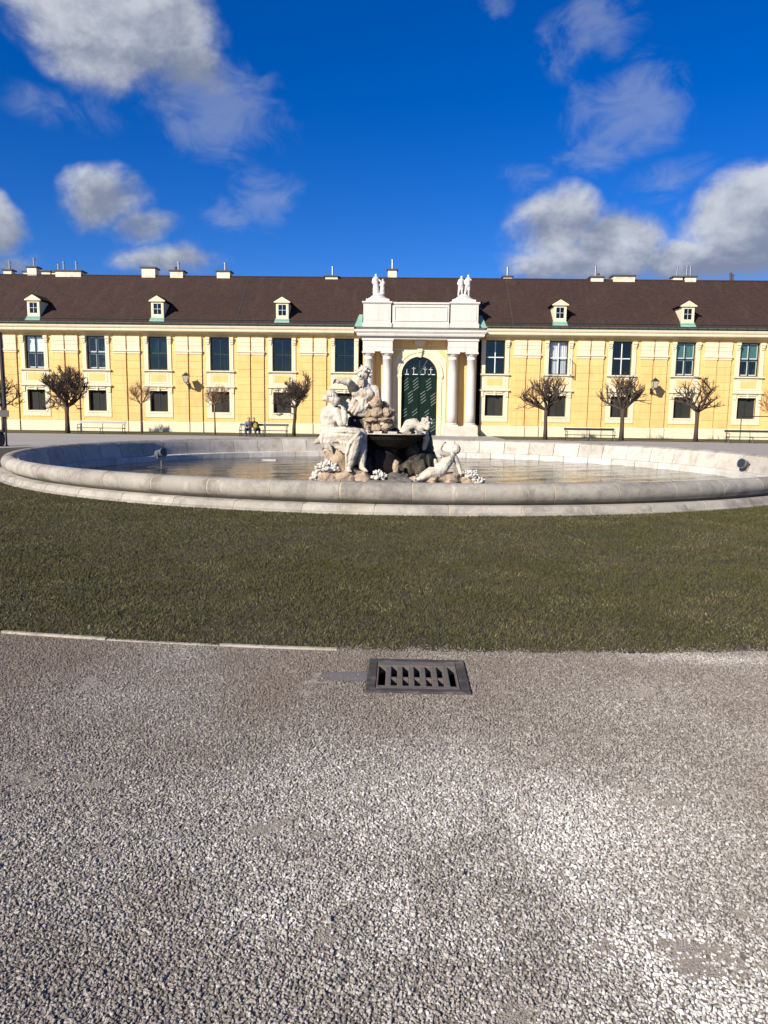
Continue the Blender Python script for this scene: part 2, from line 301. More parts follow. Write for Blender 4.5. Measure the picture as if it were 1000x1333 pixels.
# ------------------------------------------------------------------ mesh helpers
class MB:
    def __init__(s): s.v = []; s.f = []
    def add(s, vs, fs):
        k = len(s.v); s.v += [tuple(v) for v in vs]; s.f += [tuple(i+k for i in f) for f in fs]; return s
    def box(s, x0, x1, y0, y1, z0, z1):
        return s.add([(x0,y0,z0),(x1,y0,z0),(x1,y1,z0),(x0,y1,z0),(x0,y0,z1),(x1,y0,z1),(x1,y1,z1),(x0,y1,z1)],
                     [(0,3,2,1),(4,5,6,7),(0,1,5,4),(1,2,6,5),(2,3,7,6),(3,0,4,7)])
    def taper(s, x0, x1, y0, y1, z0, z1, d):          # box whose top is drawn in by d
        return s.add([(x0,y0,z0),(x1,y0,z0),(x1,y1,z0),(x0,y1,z0),(x0+d,y0+d,z1),(x1-d,y0+d,z1),(x1-d,y1-d,z1),(x0+d,y1-d,z1)],
                     [(0,3,2,1),(4,5,6,7),(0,1,5,4),(1,2,6,5),(2,3,7,6),(3,0,4,7)])
    def sweep_x(s, prof, x0, x1, d0=0, d1=0):          # closed (y,z) outline run along x
        n = len(prof)
        vs = [(x0, y, z) for y, z in prof] + [(x1, y, z) for y, z in prof]
        fs = [(i, (i+1) % n, n+(i+1) % n, n+i) for i in range(n)] + [tuple(range(n))[::-1], tuple(range(n, 2*n))]
        return s.add(vs, fs)
    def prism(s, poly, y0, y1):                        # closed (x,z) outline run along y
        n = len(poly)
        vs = [(x, y0, z) for x, z in poly] + [(x, y1, z) for x, z in poly]
        fs = [(i, n+i, n+(i+1) % n, (i+1) % n) for i in range(n)] + [tuple(range(n)), tuple(range(n, 2*n))[::-1]]
        return s.add(vs, fs)
    def tube(s, pts, rs, n=6, cap=True):
        rings = []
        for i, p in enumerate(pts):
            p = Vector(p); a = Vector(pts[max(i-1, 0)]); c = Vector(pts[min(i+1, len(pts)-1)])
            d = (c-a).normalized() if (c-a).length > 1e-9 else Vector((0, 0, 1))
            h = Vector((0, 0, 1)) if abs(d.z) < .9 else Vector((1, 0, 0))
            u = d.cross(h).normalized(); w = d.cross(u)
            rings.append([p+(u*math.cos(2*math.pi*k/n)+w*math.sin(2*math.pi*k/n))*rs[i] for k in range(n)])
        vs = [q for r in rings for q in r]; fs = []
        for i in range(len(pts)-1):
            for k in range(n): fs.append((i*n+k, i*n+(k+1) % n, (i+1)*n+(k+1) % n, (i+1)*n+k))
        if cap: fs += [tuple(range(n))[::-1], tuple(range((len(pts)-1)*n, len(pts)*n))]
        return s.add(vs, fs)
    def lathe(s, prof, n=20, c=(0, 0, 0)):
        vs = [(c[0]+r*math.cos(2*math.pi*k/n), c[1]+r*math.sin(2*math.pi*k/n), c[2]+z) for r, z in prof for k in range(n)]
        fs = [(i*n+k, i*n+(k+1) % n, (i+1)*n+(k+1) % n, (i+1)*n+k) for i in range(len(prof)-1) for k in range(n)]
        fs += [tuple(range(n))[::-1], tuple(range((len(prof)-1)*n, len(prof)*n))]
        return s.add(vs, fs)
    def ball(s, c, r, n=8, m=6, M3=None):
        c = Vector(c); r = (r, r, r) if not isinstance(r, (tuple, list)) else r; vs = []; fs = []
        for i in range(m+1):
            th = math.pi*i/m
            for k in range(n):
                q = Vector((r[0]*math.sin(th)*math.cos(2*math.pi*k/n), r[1]*math.sin(th)*math.sin(2*math.pi*k/n), r[2]*math.cos(th)))
                vs.append(c+(M3 @ q if M3 else q))
        for i in range(m):
            for k in range(n): fs.append((i*n+k, (i+1)*n+k, (i+1)*n+(k+1) % n, i*n+(k+1) % n))
        return s.add(vs, fs)
    def cap(s, p0, p1, r0, r1=None):                   # tapered capsule
        r1 = r0 if r1 is None else r1
        s.tube([p0, p1], [r0, r1], 10); s.ball(p0, r0, 10, 6); s.ball(p1, r1, 10, 6); return s
    def mesh(s, name, smooth=False):
        me = bpy.data.meshes.new(name); me.from_pydata(s.v, [], s.f); me.update()
        bm = bmesh.new(); bm.from_mesh(me); bmesh.ops.recalc_face_normals(bm, faces=bm.faces); bm.to_mesh(me); bm.free()
        if smooth: me.polygons.foreach_set('use_smooth', [True]*len(me.polygons))
        return me
def link(name, me, mt=None, parent=None, loc=(0, 0, 0), rot=(0, 0, 0)):
    o = bpy.data.objects.new(name, me); C.objects.link(o); o.location = loc; o.rotation_euler = rot
    if mt is not None and me is not None and len(me.materials) == 0: me.materials.append(M[mt] if isinstance(mt, str) else mt)
    if parent: o.parent = parent
    return o
def build(mb, name, mt, parent=None, loc=(0, 0, 0), rot=(0, 0, 0), smooth=False):
    return link(name, mb.mesh(name, smooth), mt, parent, loc, rot)
def bx(name, mt, parent, *a, loc=(0, 0, 0)): return build(MB().box(*a), name, mt, parent, loc)
def tag(o, label=None, cat=None, group=None, kind=None):
    if label: o['label'] = label
    if cat: o['category'] = cat
    if group: o['group'] = group
    if kind: o['kind'] = kind
    return o
def empty(name, loc=(0, 0, 0), rz=0): return link(name, None, None, None, loc, (0, 0, rz))
def bevel(o, w, seg=2):
    md = o.modifiers.new('bevel', 'BEVEL'); md.width = w; md.segments = seg; md.limit_method = 'ANGLE'; return o

def fill_loops(loops, z):
    bm = bmesh.new()
    for lp in loops:
        vs = [bm.verts.new((x, y, z)) for x, y in lp]
        for i in range(len(vs)): bm.edges.new((vs[i], vs[(i+1) % len(vs)]))
    bmesh.ops.triangle_fill(bm, use_beauty=True, use_dissolve=False, edges=bm.edges[:])
    for f in bm.faces:
        f.normal_update()
        if f.normal.z < 0: f.normal_flip()
    me = bpy.data.meshes.new('sheet'); bm.to_mesh(me); bm.free(); return me
def circle(cx, cy, r, n=128): return [(cx+r*math.cos(2*math.pi*k/n), cy+r*math.sin(2*math.pi*k/n)) for k in range(n)]
def rect(x0, x1, y0, y1): return [(x0, y0), (x1, y0), (x1, y1), (x0, y1)]

# ------------------------------------------------------------------ the ground
BX, BY = -1.15, 22.9                  # centre of the round pool
R_LAWN = 18.05
GX0, GX1, GY0, GY1 = -1.53, -0.92, 4.09, 4.66     # drain frame
pit = rect(GX0+.04, GX1-.04, GY0+.04, GY1-.04)
tag(link('ground', fill_loops([rect(-1500, 1500, -600, 2400), circle(BX, BY, 11.0), pit], 0.0), 'plaza'), kind='structure')
lawn = tag(link('lawn', fill_loops([circle(BX, BY, R_LAWN, 180), circle(BX, BY, 11.05)], .008), 'soil'), kind='structure')
# gravel apron in front of the lawn
edge = [(BX+R_LAWN*math.cos(a), BY+R_LAWN*math.sin(a)) for a in [rad(-90-40+80*k/80) for k in range(81)]]
apron = [(-60, -30), (60, -30), (60, edge[-1][1])] + edge[::-1] + [(-60, edge[0][1])]
tag(link('gravel_bed', fill_loops([apron, pit], .004), 'mud'), kind='structure')
tag(link('lawn_strip', fill_loops([rect(-60, -5.6, 49.4, 57.02)], .012), 'far_lawn'), kind='structure')
tag(link('lawn_strip', fill_loops([rect(5.6, 60, 49.4, 57.02)], .012), 'far_lawn'), kind='structure')

# pale edging stones on the left arc of the lawn
kerb = tag(link('kerb', None), kind='structure')
def arc_block(r0, r1, z0, z1, a0, a1, n=3):
    mb = MB(); vs = []; fs = []
    for i in range(n+1):
        a = a0+(a1-a0)*i/n; c, s = math.cos(a), math.sin(a)
        vs += [(r0*c, r0*s, z0), (r1*c, r1*s, z0), (r1*c, r1*s, z1), (r0*c, r0*s, z1)]
    for i in range(n):
        k = 4*i; fs += [(k+j, k+(j+1) % 4, k+4+(j+1) % 4, k+4+j) for j in range(4)]
    fs += [(0, 1, 2, 3), (4*n+3, 4*n+2, 4*n+1, 4*n)]
    return mb.add(vs, fs)
kerb.location = (BX, BY, 0)
a_end = math.atan2(4.83-BY, -1.76-BX); da = rad(2.6)
km = arc_block(R_LAWN-.005, R_LAWN+.024, -.05, .017, -da+.0005, 0, 3).mesh('kerb_stone')
for i in range(12): link('kerb_stone', km, 'kerb', kerb, (0, 0, random.Random(i).uniform(-.008, .002)), (0, 0, a_end-i*da))

# ------------------------------------------------------------------ value noise for scattering
def vnoise(x, y, cell, seed):
    rs = np.random.RandomState(seed); g = rs.rand(256, 256); u = x/cell+97.3; v = y/cell+53.1
    i = np.floor(u).astype(int); j = np.floor(v).astype(int); fu = u-i; fv = v-j; fu = fu*fu*(3-2*fu); fv = fv*fv*(3-2*fv)
    A = g[i % 256, j % 256]; B = g[(i+1) % 256, j % 256]; Cc = g[i % 256, (j+1) % 256]; D = g[(i+1) % 256, (j+1) % 256]
    return (A*(1-fu)+B*fu)*(1-fv)+(Cc*(1-fu)+D*fu)*fv
rng = np.random.RandomState(7)

# gravel: loose angular stones
def make_gravel():
    st = .0092
    gx, gy = np.meshgrid(np.arange(-5.6, 3.0, st), np.arange(1.25, 5.5, st)); x = gx.ravel(); y = gy.ravel()
    x = x+rng.uniform(-.6, .6, x.size)*st; y = y+rng.uniform(-.6, .6, y.size)*st
    d = np.hypot(x-BX, y-BY)                                     # distance from pool centre
    vis = np.abs(x-CAM.x) < .60*y+1.0; x, y, d = x[vis], y[vis], d[vis]
    n1 = vnoise(x, y, .30, 1); n2 = vnoise(x, y, .09, 2); n3 = vnoise(x, y, .9, 3)
    keep = np.ones(x.size, bool)
    bare = (n1*.55+n2*.30+vnoise(x, y, .04, 4)*.15)
    keep &= ~((bare < .22) & (rng.rand(x.size) < .80))
    keep &= ~((bare < .28) & (rng.rand(x.size) < .35))
    # the grate and the mortar patch stay free
    keep &= ~((x > GX0-.012) & (x < GX1+.012) & (y > GY0-.012) & (y < GY1+.012))
    keep &= ~((x > -1.80+.03*np.sin(40*y)) & (x < GX0) & (y > 4.26) & (y < 4.42) & (rng.rand(x.size) < .85))
    # thin out into the turf
    over = R_LAWN-d
    right = x > -1.75
    lim = np.where(right, -.05+.12*vnoise(x, y, .12, 6), -.05)
    thin = np.clip(1-(over-lim)/.12, 0, 1)*.9
    pr = np.where(over < lim, 1, np.where(right, thin*.55+.03*(over < 1.2), .025*(over < .9)))
    keep &= rng.rand(x.size) < pr
    gritty = (bare < .25) & (over < -.02) & ~((x > GX0-.012) & (x < GX1+.012) & (y > GY0-.012) & (y < GY1+.012)) & ~((x > -1.82) & (x < GX0) & (y > 4.24) & (y < 4.44))
    gx_ = np.repeat(x[gritty], 7); gy_ = np.repeat(y[gritty], 7); ng_ = gx_.size; gx_ = gx_+rng.uniform(-.9, .9, ng_)*st; gy_ = gy_+rng.uniform(-.9, .9, ng_)*st
    n_big = int(keep.sum()); x = np.concatenate([x[keep], gx_]); y = np.concatenate([y[keep], gy_]); n = x.size
    n3 = vnoise(x, y, .85, 3)*.6+vnoise(x, y, .33, 9)*.4
    # brownish near the lawn and to the left, cleaner and paler where wheels and feet have turned it over; a sun strip is painted pale by the right lawn edge
    px = x+1.0; brown = np.clip(.24+.15*(y-2.6)-.9*np.exp(-((px-.05)/.75)**2-((y-2.75)/.75)**2)*.55+(n3-.5)*1.1+.10*np.clip(-px, 0, 3)-.55*np.exp(-((x-.75)/.7)**2-((y-4.8)/.16)**2), 0, 1)
    white = np.exp(-((x+.85)/.85)**2-((y-2.55)/.75)**2)+.6*np.exp(-((x+.7)/.6)**2-((y-1.9)/.5)**2)+.8*np.exp(-((x-.75)/.7)**2-((y-4.8)/.13)**2)+.7*np.exp(-((x+1.2)/.8)**2-((y-1.75)/.45)**2)
    white = np.clip(white, 0, 1)*np.clip(-.35+2.3*(vnoise(x, y, .42, 61)*.6+vnoise(x, y, .13, 62)*.4), 0, 1.2)
    tone = np.clip((.12+.76*rng.beta(2.0, 1.9, n))-.18*brown+.27*white*(1-.7*brown), 0, 1)
    sc = .0030+.0040*rng.beta(1.6, 2.4, n)*(1+.25*(rng.rand(n) < .08))
    big = rng.rand(n) < .006; sc[big] *= 1.6
    z = .004+sc*rng.uniform(.1, .85, n)
    sc[n_big:] = rng.uniform(.0020, .0034, n-n_big); tone[n_big:] = rng.uniform(.35, .68, n-n_big); brown[n_big:] = .45; z[n_big:] = .0055
    me = bpy.data.meshes.new('gravel'); me.vertices.add(n); me.vertices.foreach_set('co', np.stack([x, y, z], 1).ravel().astype(np.float32))
    for nm, arr in (('tone', tone), ('patch', brown), ('size', sc)):
        a = me.attributes.new(nm, 'FLOAT', 'POINT'); a.data.foreach_set('value', arr.astype(np.float32))
    me.update(); o = link('gravel', me, 'gravel'); tag(o, 'loose grey and white gravel stones in front of the lawn', 'gravel', kind='stuff')
    ng = bpy.data.node_groups.new('gravel_scatter', 'GeometryNodeTree'); ng.is_modifier = True
    ng.interface.new_socket('Geometry', in_out='INPUT', socket_type='NodeSocketGeometry'); ng.interface.new_socket('Geometry', in_out='OUTPUT', socket_type='NodeSocketGeometry')
    N = ng.nodes; L = ng.links; gi = N.new('NodeGroupInput'); go = N.new('NodeGroupOutput')
    g2i = N.new('GeometryNodeGeometryToInstance')
    for k in range(6):
        ico = N.new('GeometryNodeMeshIcoSphere'); ico.inputs['Radius'].default_value = 1; ico.inputs['Subdivisions'].default_value = 2
        nz = N.new('ShaderNodeTexNoise'); nz.inputs['Scale'].default_value = .95; nz.inputs['Detail'].default_value = 1.5
        ps = N.new('GeometryNodeInputPosition'); ad = N.new('ShaderNodeVectorMath'); ad.operation = 'ADD'; ad.inputs[1].default_value = (k*7.3, k*3.1, 1.7)
        L.new(ps.outputs[0], ad.inputs[0]); L.new(ad.outputs[0], nz.inputs['Vector'])
        mr = N.new('ShaderNodeMapRange'); mr.inputs[1].default_value = .25; mr.inputs[2].default_value = .75; mr.inputs[3].default_value = .35; mr.inputs[4].default_value = 1.5
        L.new(nz.outputs['Fac'], mr.inputs[0])
        sc1 = N.new('ShaderNodeVectorMath'); sc1.operation = 'SCALE'; L.new(ps.outputs[0], sc1.inputs[0]); L.new(mr.outputs[0], sc1.inputs['Scale'])
        sc2 = N.new('ShaderNodeVectorMath'); sc2.operation = 'MULTIPLY'; L.new(sc1.outputs[0], sc2.inputs[0]); sc2.inputs[1].default_value = (1.15+.1*(k % 3), .92, .70+.10*(k % 4))
        spn = N.new('GeometryNodeSetPosition'); L.new(ico.outputs['Mesh'], spn.inputs['Geometry']); L.new(sc2.outputs[0], spn.inputs['Position'])
        sm = N.new('GeometryNodeSetMaterial'); sm.inputs['Material'].default_value = M['gravel']; L.new(spn.outputs[0], sm.inputs[0])
        L.new(sm.outputs[0], g2i.inputs[0])
    iop = N.new('GeometryNodeInstanceOnPoints'); L.new(gi.outputs[0], iop.inputs['Points']); L.new(g2i.outputs[0], iop.inputs['Instance']); iop.inputs['Pick Instance'].default_value = True
    rv = N.new('FunctionNodeRandomValue'); rv.data_type = 'INT'; rv.inputs[4].default_value = 0; rv.inputs[5].default_value = 5; L.new(rv.outputs[2], iop.inputs['Instance Index'])
    rr = N.new('FunctionNodeRandomValue'); rr.data_type = 'FLOAT_VECTOR'; rr.inputs[0].default_value = (-.9, -.9, 0); rr.inputs[1].default_value = (.9, .9, 6.283); rr.inputs['Seed'].default_value = 3
    e2r = N.new('FunctionNodeEulerToRotation'); L.new(rr.outputs[0], e2r.inputs[0]); L.new(e2r.outputs[0], iop.inputs['Rotation'])
    na = N.new('GeometryNodeInputNamedAttribute'); na.data_type = 'FLOAT'; na.inputs['Name'].default_value = 'size'; L.new(na.outputs[0], iop.inputs['Scale'])
    L.new(iop.outputs[0], go.inputs[0])
    md = o.modifiers.new('scatter', 'NODES'); md.node_group = ng
make_gravel()

# turf: single blades
def make_grass():
    xs, ys = [], []
    for (x0, x1, y0, y1, dens) in ((-6, 3.4, 4.7, 8, 7000), (-10, 6, 8, 12.2, 4300), (-8, -4, 12.2, 14.6, 3600), (2, 6, 12.2, 15, 3600), (-14, -6, 4.9, 9, 900), (-14, -8, 9, 20, 3200), (3.4, 11, 4.9, 20, 900)):
        n = int((x1-x0)*(y1-y0)*dens); xs.append(rng.uniform(x0, x1, n)); ys.append(rng.uniform(y0, y1, n))
    x = np.concatenate(xs); y = np.concatenate(ys); d = np.hypot(x-BX, y-BY)
    rag = .10*vnoise(x, y, .15, 21)+.05*vnoise(x, y, .05, 22)
    keep = (d > 11.33) & (d < R_LAWN+.05-rag*(x > -1.75)-.03*(x < -1.75))
    worn = vnoise(x, y, .5, 23)*.5+vnoise(x, y, .14, 24)*.5
    keep &= rng.rand(x.size) < np.clip(.25+worn*1.4, 0, 1)
    x, y = x[keep], y[keep]; n = x.size
    far = np.hypot(x-CAM.x, y)
    h = rng.uniform(.008, .024, n)*(1+.02*far); w = rng.uniform(.0022, .0042, n)*(1+.05*far)
    a = rng.uniform(0, 2*np.pi, n); ln = rng.uniform(.2, 1.3, n)*h; b = rng.uniform(0, 2*np.pi, n)
    V = np.zeros((n, 3, 3), np.float32)
    V[:, 0, 0] = x-np.cos(a)*w; V[:, 0, 1] = y-np.sin(a)*w; V[:, 1, 0] = x+np.cos(a)*w; V[:, 1, 1] = y+np.sin(a)*w
    V[:, 2, 0] = x+np.cos(b)*ln; V[:, 2, 1] = y+np.sin(b)*ln; V[:, 0, 2] = V[:, 1, 2] = .006; V[:, 2, 2] = .008+h
    me = bpy.data.meshes.new('grass'); me.vertices.add(3*n); me.vertices.foreach_set('co', V.ravel())
    me.loops.add(3*n); me.loops.foreach_set('vertex_index', np.arange(3*n, dtype=np.int32))
    me.polygons.add(n); me.polygons.foreach_set('loop_start', np.arange(0, 3*n, 3, dtype=np.int32)); me.polygons.foreach_set('loop_total', np.full(n, 3, np.int32))
    tone = np.repeat(np.clip(rng.rand(n)*.75+.3*(vnoise(x, y, .35, 25)), 0, 1), 3)
    at = me.attributes.new('tone', 'FLOAT', 'POINT'); at.data.foreach_set('value', tone.astype(np.float32))
    me.update(); me.validate()
    tag(link('grass', me, 'grass'), 'short olive winter turf around the round pool', 'grass', kind='stuff')
make_grass()

# ------------------------------------------------------------------ drain grate
gr = tag(empty('drain_grate', (GX0, GY0, 0)), 'rusty cast iron drain grate with slots set in the gravel', 'drain grate')
GW, GD = GX1-GX0, GY1-GY0
fr = MB(); fr.box(0, GW, 0, .05, -.06, .016).box(0, GW, GD-.05, GD, -.06, .016).box(0, .055, .05, GD-.05, -.06, .016).box(GW-.055, GW, .05, GD-.05, -.06, .016)
bevel(build(fr, 'frame', 'frame_iron', gr), .003)
ix0, ix1, iy0, iy1 = .058, GW-.058, .053, GD-.053
def gbar(*a): bevel(build(MB().box(*a), 'bar', 'cast', gr), .004)
gbar(ix0, ix1, iy0, iy0+.045, -.045, .014); gbar(ix0, ix1, iy1-.075, iy1, -.045, .014)
nx = 7; cw = (ix1-ix0)/nx; ym = iy0+.045+.40*(iy1-iy0-.12)
for i in range(nx+1):
    xc = ix0+i*cw; hw = .017 if 0 < i < nx else .010
    xa, xb = max(ix0, xc-hw), min(ix1, xc+hw)
    gbar(xa, xb, iy0+.0455, iy1-.0755, -.045, .0125)
for i in range(1, nx-1):
    gbar(ix0+i*cw+.0175, ix0+(i+1)*cw-.0175, ym-.016, ym+.016, -.045, .011)
pt = MB(); pt.box(.04, .05, .04, GD-.04, -.55, -.061).box(GW-.05, GW-.04, .04, GD-.04, -.55, -.061).box(.05, GW-.05, .04, .05, -.55, -.061).box(.05, GW-.05, GD-.05, GD-.04, -.55, -.061).box(.03, GW-.03, .03, GD-.03, -.6, -.5505)
build(pt, 'pit', 'pit', gr)
pc = [(-1.80, 4.30), (-1.74, 4.27), (-1.62, 4.265), (GX0-.002, 4.26), (GX0-.002, 4.415), (-1.66, 4.42), (-1.78, 4.405), (-1.815, 4.36)]
tag(link('mortar_patch', fill_loops([pc], .0085), 'mortar_patch'), kind='structure')

# ------------------------------------------------------------------ fountain basin
basin = tag(empty('fountain_basin', (BX, BY, 0)), 'wide round stone fountain basin with rolled rim, set in the lawn', 'fountain basin')
NB = 60; step = 2*math.pi/NB
def swept_block(prof, a0, a1, n=5, pad=0.0):
    vs = []; fs = []; k = len(prof)
    for i in range(n+1):
        a = a0+(a1-a0)*i/n; c, s = math.cos(a), math.sin(a); vs += [(r*c, r*s, z) for r, z in prof]
    for i in range(n):
        for j in range(k): fs.append((i*k+j, i*k+(j+1) % k, (i+1)*k+(j+1) % k, (i+1)*k+j))
    fs += [tuple(range(k))[::-1], tuple(range(n*k, n*k+k))]
    return MB().add(vs, fs)
roll = [(10.80, .19)] + [(10.98+.185*math.cos(a), .335+.165*math.sin(a)) for a in [rad(185-d) for d in range(0, 251, 18)]] + [(11.05, .192)]
low = [(10.8, -.02), (10.8, .148), (11.20, .148), (11.215, .14), (11.24, .125), (11.27, .05), (11.33, .03), (11.34, -.02)]
inn = [(10.8, .40), (10.79, .435), (10.76, .40), (10.68, .10), (10.63, -.06), (10.8, -.06)]
led = [(10.8, -.065), (10.56, -.065), (10.50, -.09), (10.485, -.16), (10.485, -.75), (10.8, -.75)]
gap = .0011
for nm, prof, mt, off in (('rim_block', roll, 'stone', 0), ('base_block', low, 'stone', .5), ('inner_block', inn, 'stone_in', 0), ('ledge_block', led, 'ledge', .5)):
    me = swept_block(prof, gap, step-gap).mesh(nm, True); me.set_sharp_from_angle(angle=rad(40))
    rnd = random.Random(hash(nm) % 99 if False else len(nm))
    for i in range(NB): link(nm, me, mt, basin, (0, 0, 0), (0, 0, (i+off)*step+rnd.uniform(-.0004, .0004)))
core = swept_block([(10.82, -.6), (10.82, .20)] + [(10.98+.179*math.cos(a), .335+.159*math.sin(a)) for a in [rad(185-d) for d in range(0, 251, 18)]] + [(11.03, .198), (10.97, .19), (10.97, .141), (11.194, .141), (11.209, .134), (11.233, .120), (11.263, .048), (11.32, .025), (11.325, -.6)], 0, 2*math.pi, 240)
build(core, 'mortar_core', 'mortar', basin)
def make_water():
    st = .10; n = int(21.5/st); g = np.linspace(-10.75, 10.75, n); X, Y = np.meshgrid(g, g); x = X.ravel(); y = Y.ravel(); u = .85*x+.5*y; v = -.5*x+.85*y
    z = -.305+.020*vnoise(u*.6+40, v*1.3+40, .55, 51)+.010*vnoise(u*.7+40, v*1.4+40, .22, 52)+.006*np.sin(v*5.1+2.2*vnoise(x+40, y+40, 1.7, 53))
    ok = np.hypot(X, Y) < 10.74; q = (ok[:-1, :-1] & ok[1:, :-1] & ok[:-1, 1:] & ok[1:, 1:]); ii, jj = np.nonzero(q); a = ii*n+jj
    F = np.stack([a, a+1, a+n+1, a+n], 1); m_ = len(F); me = bpy.data.meshes.new('water'); me.vertices.add(n*n); me.vertices.foreach_set('co', np.stack([x+BX, y+BY, z], 1).ravel().astype(np.float32))
    me.loops.add(4*m_); me.loops.foreach_set('vertex_index', F.ravel().astype(np.int32)); me.polygons.add(m_); me.polygons.foreach_set('loop_start', np.arange(0, 4*m_, 4, dtype=np.int32)); me.polygons.foreach_set('loop_total', np.full(m_, 4, np.int32))
    me.polygons.foreach_set('use_smooth', np.ones(m_, bool)); me.update(); me.validate()
    tag(link('water', me, 'water'), kind='structure')
make_water()
sl_ = MB().taper(-.30, .30, -.20, .20, -.04, .022, .02)
tag(bevel(build(sl_, 'stone_slab', 'slab', None, (-6.58, 29.5, -.30)), .01), 'small pale flat slab lying at water level by the far basin wall', 'slab')

def floodlight(loc, rz, label):
    e = tag(empty('floodlight', loc, rz), label, 'floodlight', 'floodlights standing in the pool')
    p = MB().tube([(0, 0, -.32), (0, 0, .30)], [.022, .022], 10); build(p, 'post', 'steel', e, smooth=False)
    b = MB().box(-.16, -.145, -.03, .03, .28, .52).box(.145, .16, -.03, .03, .28, .52).box(-.145, .145, -.03, .03, .28, .30); build(b, 'bracket', 'flood', e)
    T = Matrix.Rotation(rad(78), 4, 'X')
    h = MB().lathe([(.05, -.26), (.10, -.245), (.115, -.20), (.13, -.19), (.13, .10), (.155, .105), (.155, .17), (.135, .17), (.135, .15)], 20)
    me = h.mesh('lamp_housing', False); me.transform(T); link('lamp_housing', me, 'flood', e, (0, 0, .47))
    g = MB().lathe([(.134, .145), (.134, .155)], 20); mg = g.mesh('lens'); mg.transform(T); link('lens', mg, 'flood_glass', e, (0, 0, .47))
    k = MB().tube([(.16, 0, .47), (.20, 0, .47)], [.03, .03], 8); build(k, 'knob', 'iron', e)
floodlight((-9.55, 25.2, -.30), rad(55), 'grey drum floodlight turned away in the shaded side of the pool')
floodlight((9.45, 23.45, -.30), rad(-62), 'dark drum floodlight before the sunlit inner wall of the pool')

# ------------------------------------------------------------------ the palace wing
WY = 57.0; BAY, G0, NBAY = 4.744, 5.69, 8
pal = tag(empty('palace_wing', (0, WY, 0)), 'long two storey yellow palace wing with brown roof and white portico', 'building')
wins = [s*(G0+BAY*k) for s in (-1, 1) for k in range(NBAY)]; wins.sort()
XE = G0+BAY*(NBAY-1)+2.372
UW, LW = .725, .69                    # half widths of upper and lower openings
U0, U1, L0, L1 = 4.69, 7.18, 1.55, 3.12
# wall shell around the openings (y: 0 is the wall face, minus is towards the court)
wm = MB()
def wall_span(x0, x1): wm.box(x0, x1, 0, .5, .0, 7.62)
prev = -XE
for xc in wins:
    if xc > 0 and prev < 0: prev = prev
    a, b_ = xc-UW, xc+UW
    if prev < -4.3 and xc > 4.3:
        wall_span(prev, -4.66); prev = 4.66
        for s in (-1, 1):
            q0, q1 = sorted((s*4.3, s*4.66)); wm.box(q0, q1, 0, .5, 0, .8).box(q0, q1, 0, .5, 7.2, 7.62)
    wall_span(prev, a)
    wm.box(a, b_, 0, .5, 0, L0).box(a, b_, 0, .5, L1, U0).box(a, b_, 0, .5, U1, 7.62)
    wm.box(a, xc-LW, 0, .5, L0, L1).box(xc+LW, b_, 0, .5, L0, L1)
    prev = b_
wall_span(prev, XE)
wsplit = {-1: MB(), 1: MB()}
for i in range(0, len(wm.v), 8):
    vv = wm.v[i:i+8]; wsplit[-1 if vv[0][0] < 0 else 1].add(vv, [(0,3,2,1),(4,5,6,7),(0,1,5,4),(1,2,6,5),(2,3,7,6),(3,0,4,7)])
for q in (-1, 1): build(wsplit[q], 'wall', 'yellow', pal)
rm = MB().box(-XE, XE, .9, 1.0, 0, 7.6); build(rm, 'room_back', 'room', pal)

# horizontal plaster courses in the fields, joints recessed
ZP, ZC = .81, 5.90
NCO = 9; ch = (ZC-ZP)/NCO
fm = MB()
def field(x0, x1, z0, z1):
    n = max(1, round((z1-z0)/ch)); h = (z1-z0)/n
    for i in range(n): fm.box(x0, x1, -.016, .1, z0+i*h+.017, z0+(i+1)*h-.017)
def mkface(w, h, y0, y1, ins=.0):
    return MB().add([(-w/2, y1, 0), (w/2, y1, 0), (w/2, y1, h), (-w/2, y1, h), (-w/2+ins, y0, ins), (w/2-ins, y0, ins), (w/2-ins, y0, h-ins), (-w/2+ins, y0, h-ins)],
                    [(4, 5, 6, 7), (0, 1, 5, 4), (1, 2, 6, 5), (2, 3, 7, 6), (3, 0, 4, 7)])
PW = .94; PD = .115
core_me = MB().box(-PW/2+.012, PW/2-.012, -PD+.026, .1, ZP, 7.42).mesh('pilaster')
blk_me = mkface(PW, ch-.024, -PD, -PD+.04, .016).mesh('plaster_block')
cap_me = MB().box(-.47, .47, -PD-.015, -.02, 6.17, 6.52).box(-.475, .475, -PD-.03, -.02, 6.535, 6.80).box(-.48, .48, -PD-.045, -.02, 6.815, 7.16).mesh('capital')
ast_me = MB().box(-.515, .515, -PD-.10, -.02, 6.06, 6.165).box(-.485, .485, -PD-.04, -.02, 5.90, 6.055).mesh('astragal')
foot_me = MB().box(-.49, .49, -PD-.05, -.02, 0, ZP-.004).mesh('pilaster_foot')
centres = []
for i in range(len(wins)-1):
    if wins[i] < 0 < wins[i+1]: continue
    centres.append((wins[i]+wins[i+1])/2)
for c in centres:
    for dx in (-.53, .53):
        p = link('pilaster', core_me, 'yellow', pal, (c+dx, 0, 0))
        for i in range(NCO): link('plaster_block', blk_me, 'yellow', p, (0, 0, ZP+i*ch+.012))
        link('capital', cap_me, 'cream', p); link('astragal', ast_me, 'cream', p); link('foot', foot_me, 'cream', p)
    field(c-1.30, c-1.02, ZP, 7.2); field(c+1.02, c+1.30, ZP, 7.2); field(c-.055, c+.055, ZP, 7.2)
for xc in wins:
    fm.box(xc-1.04, xc+1.04, -.016, .1, ZP+.01, 1.09)
tag(build(fm, 'plaster_courses', 'yellow', pal), kind='stuff')
pm = MB()
xs = [-XE] + [v for c in centres for v in (c-1.02, c+1.02)]
xs.sort(); spans = []
pr = -XE
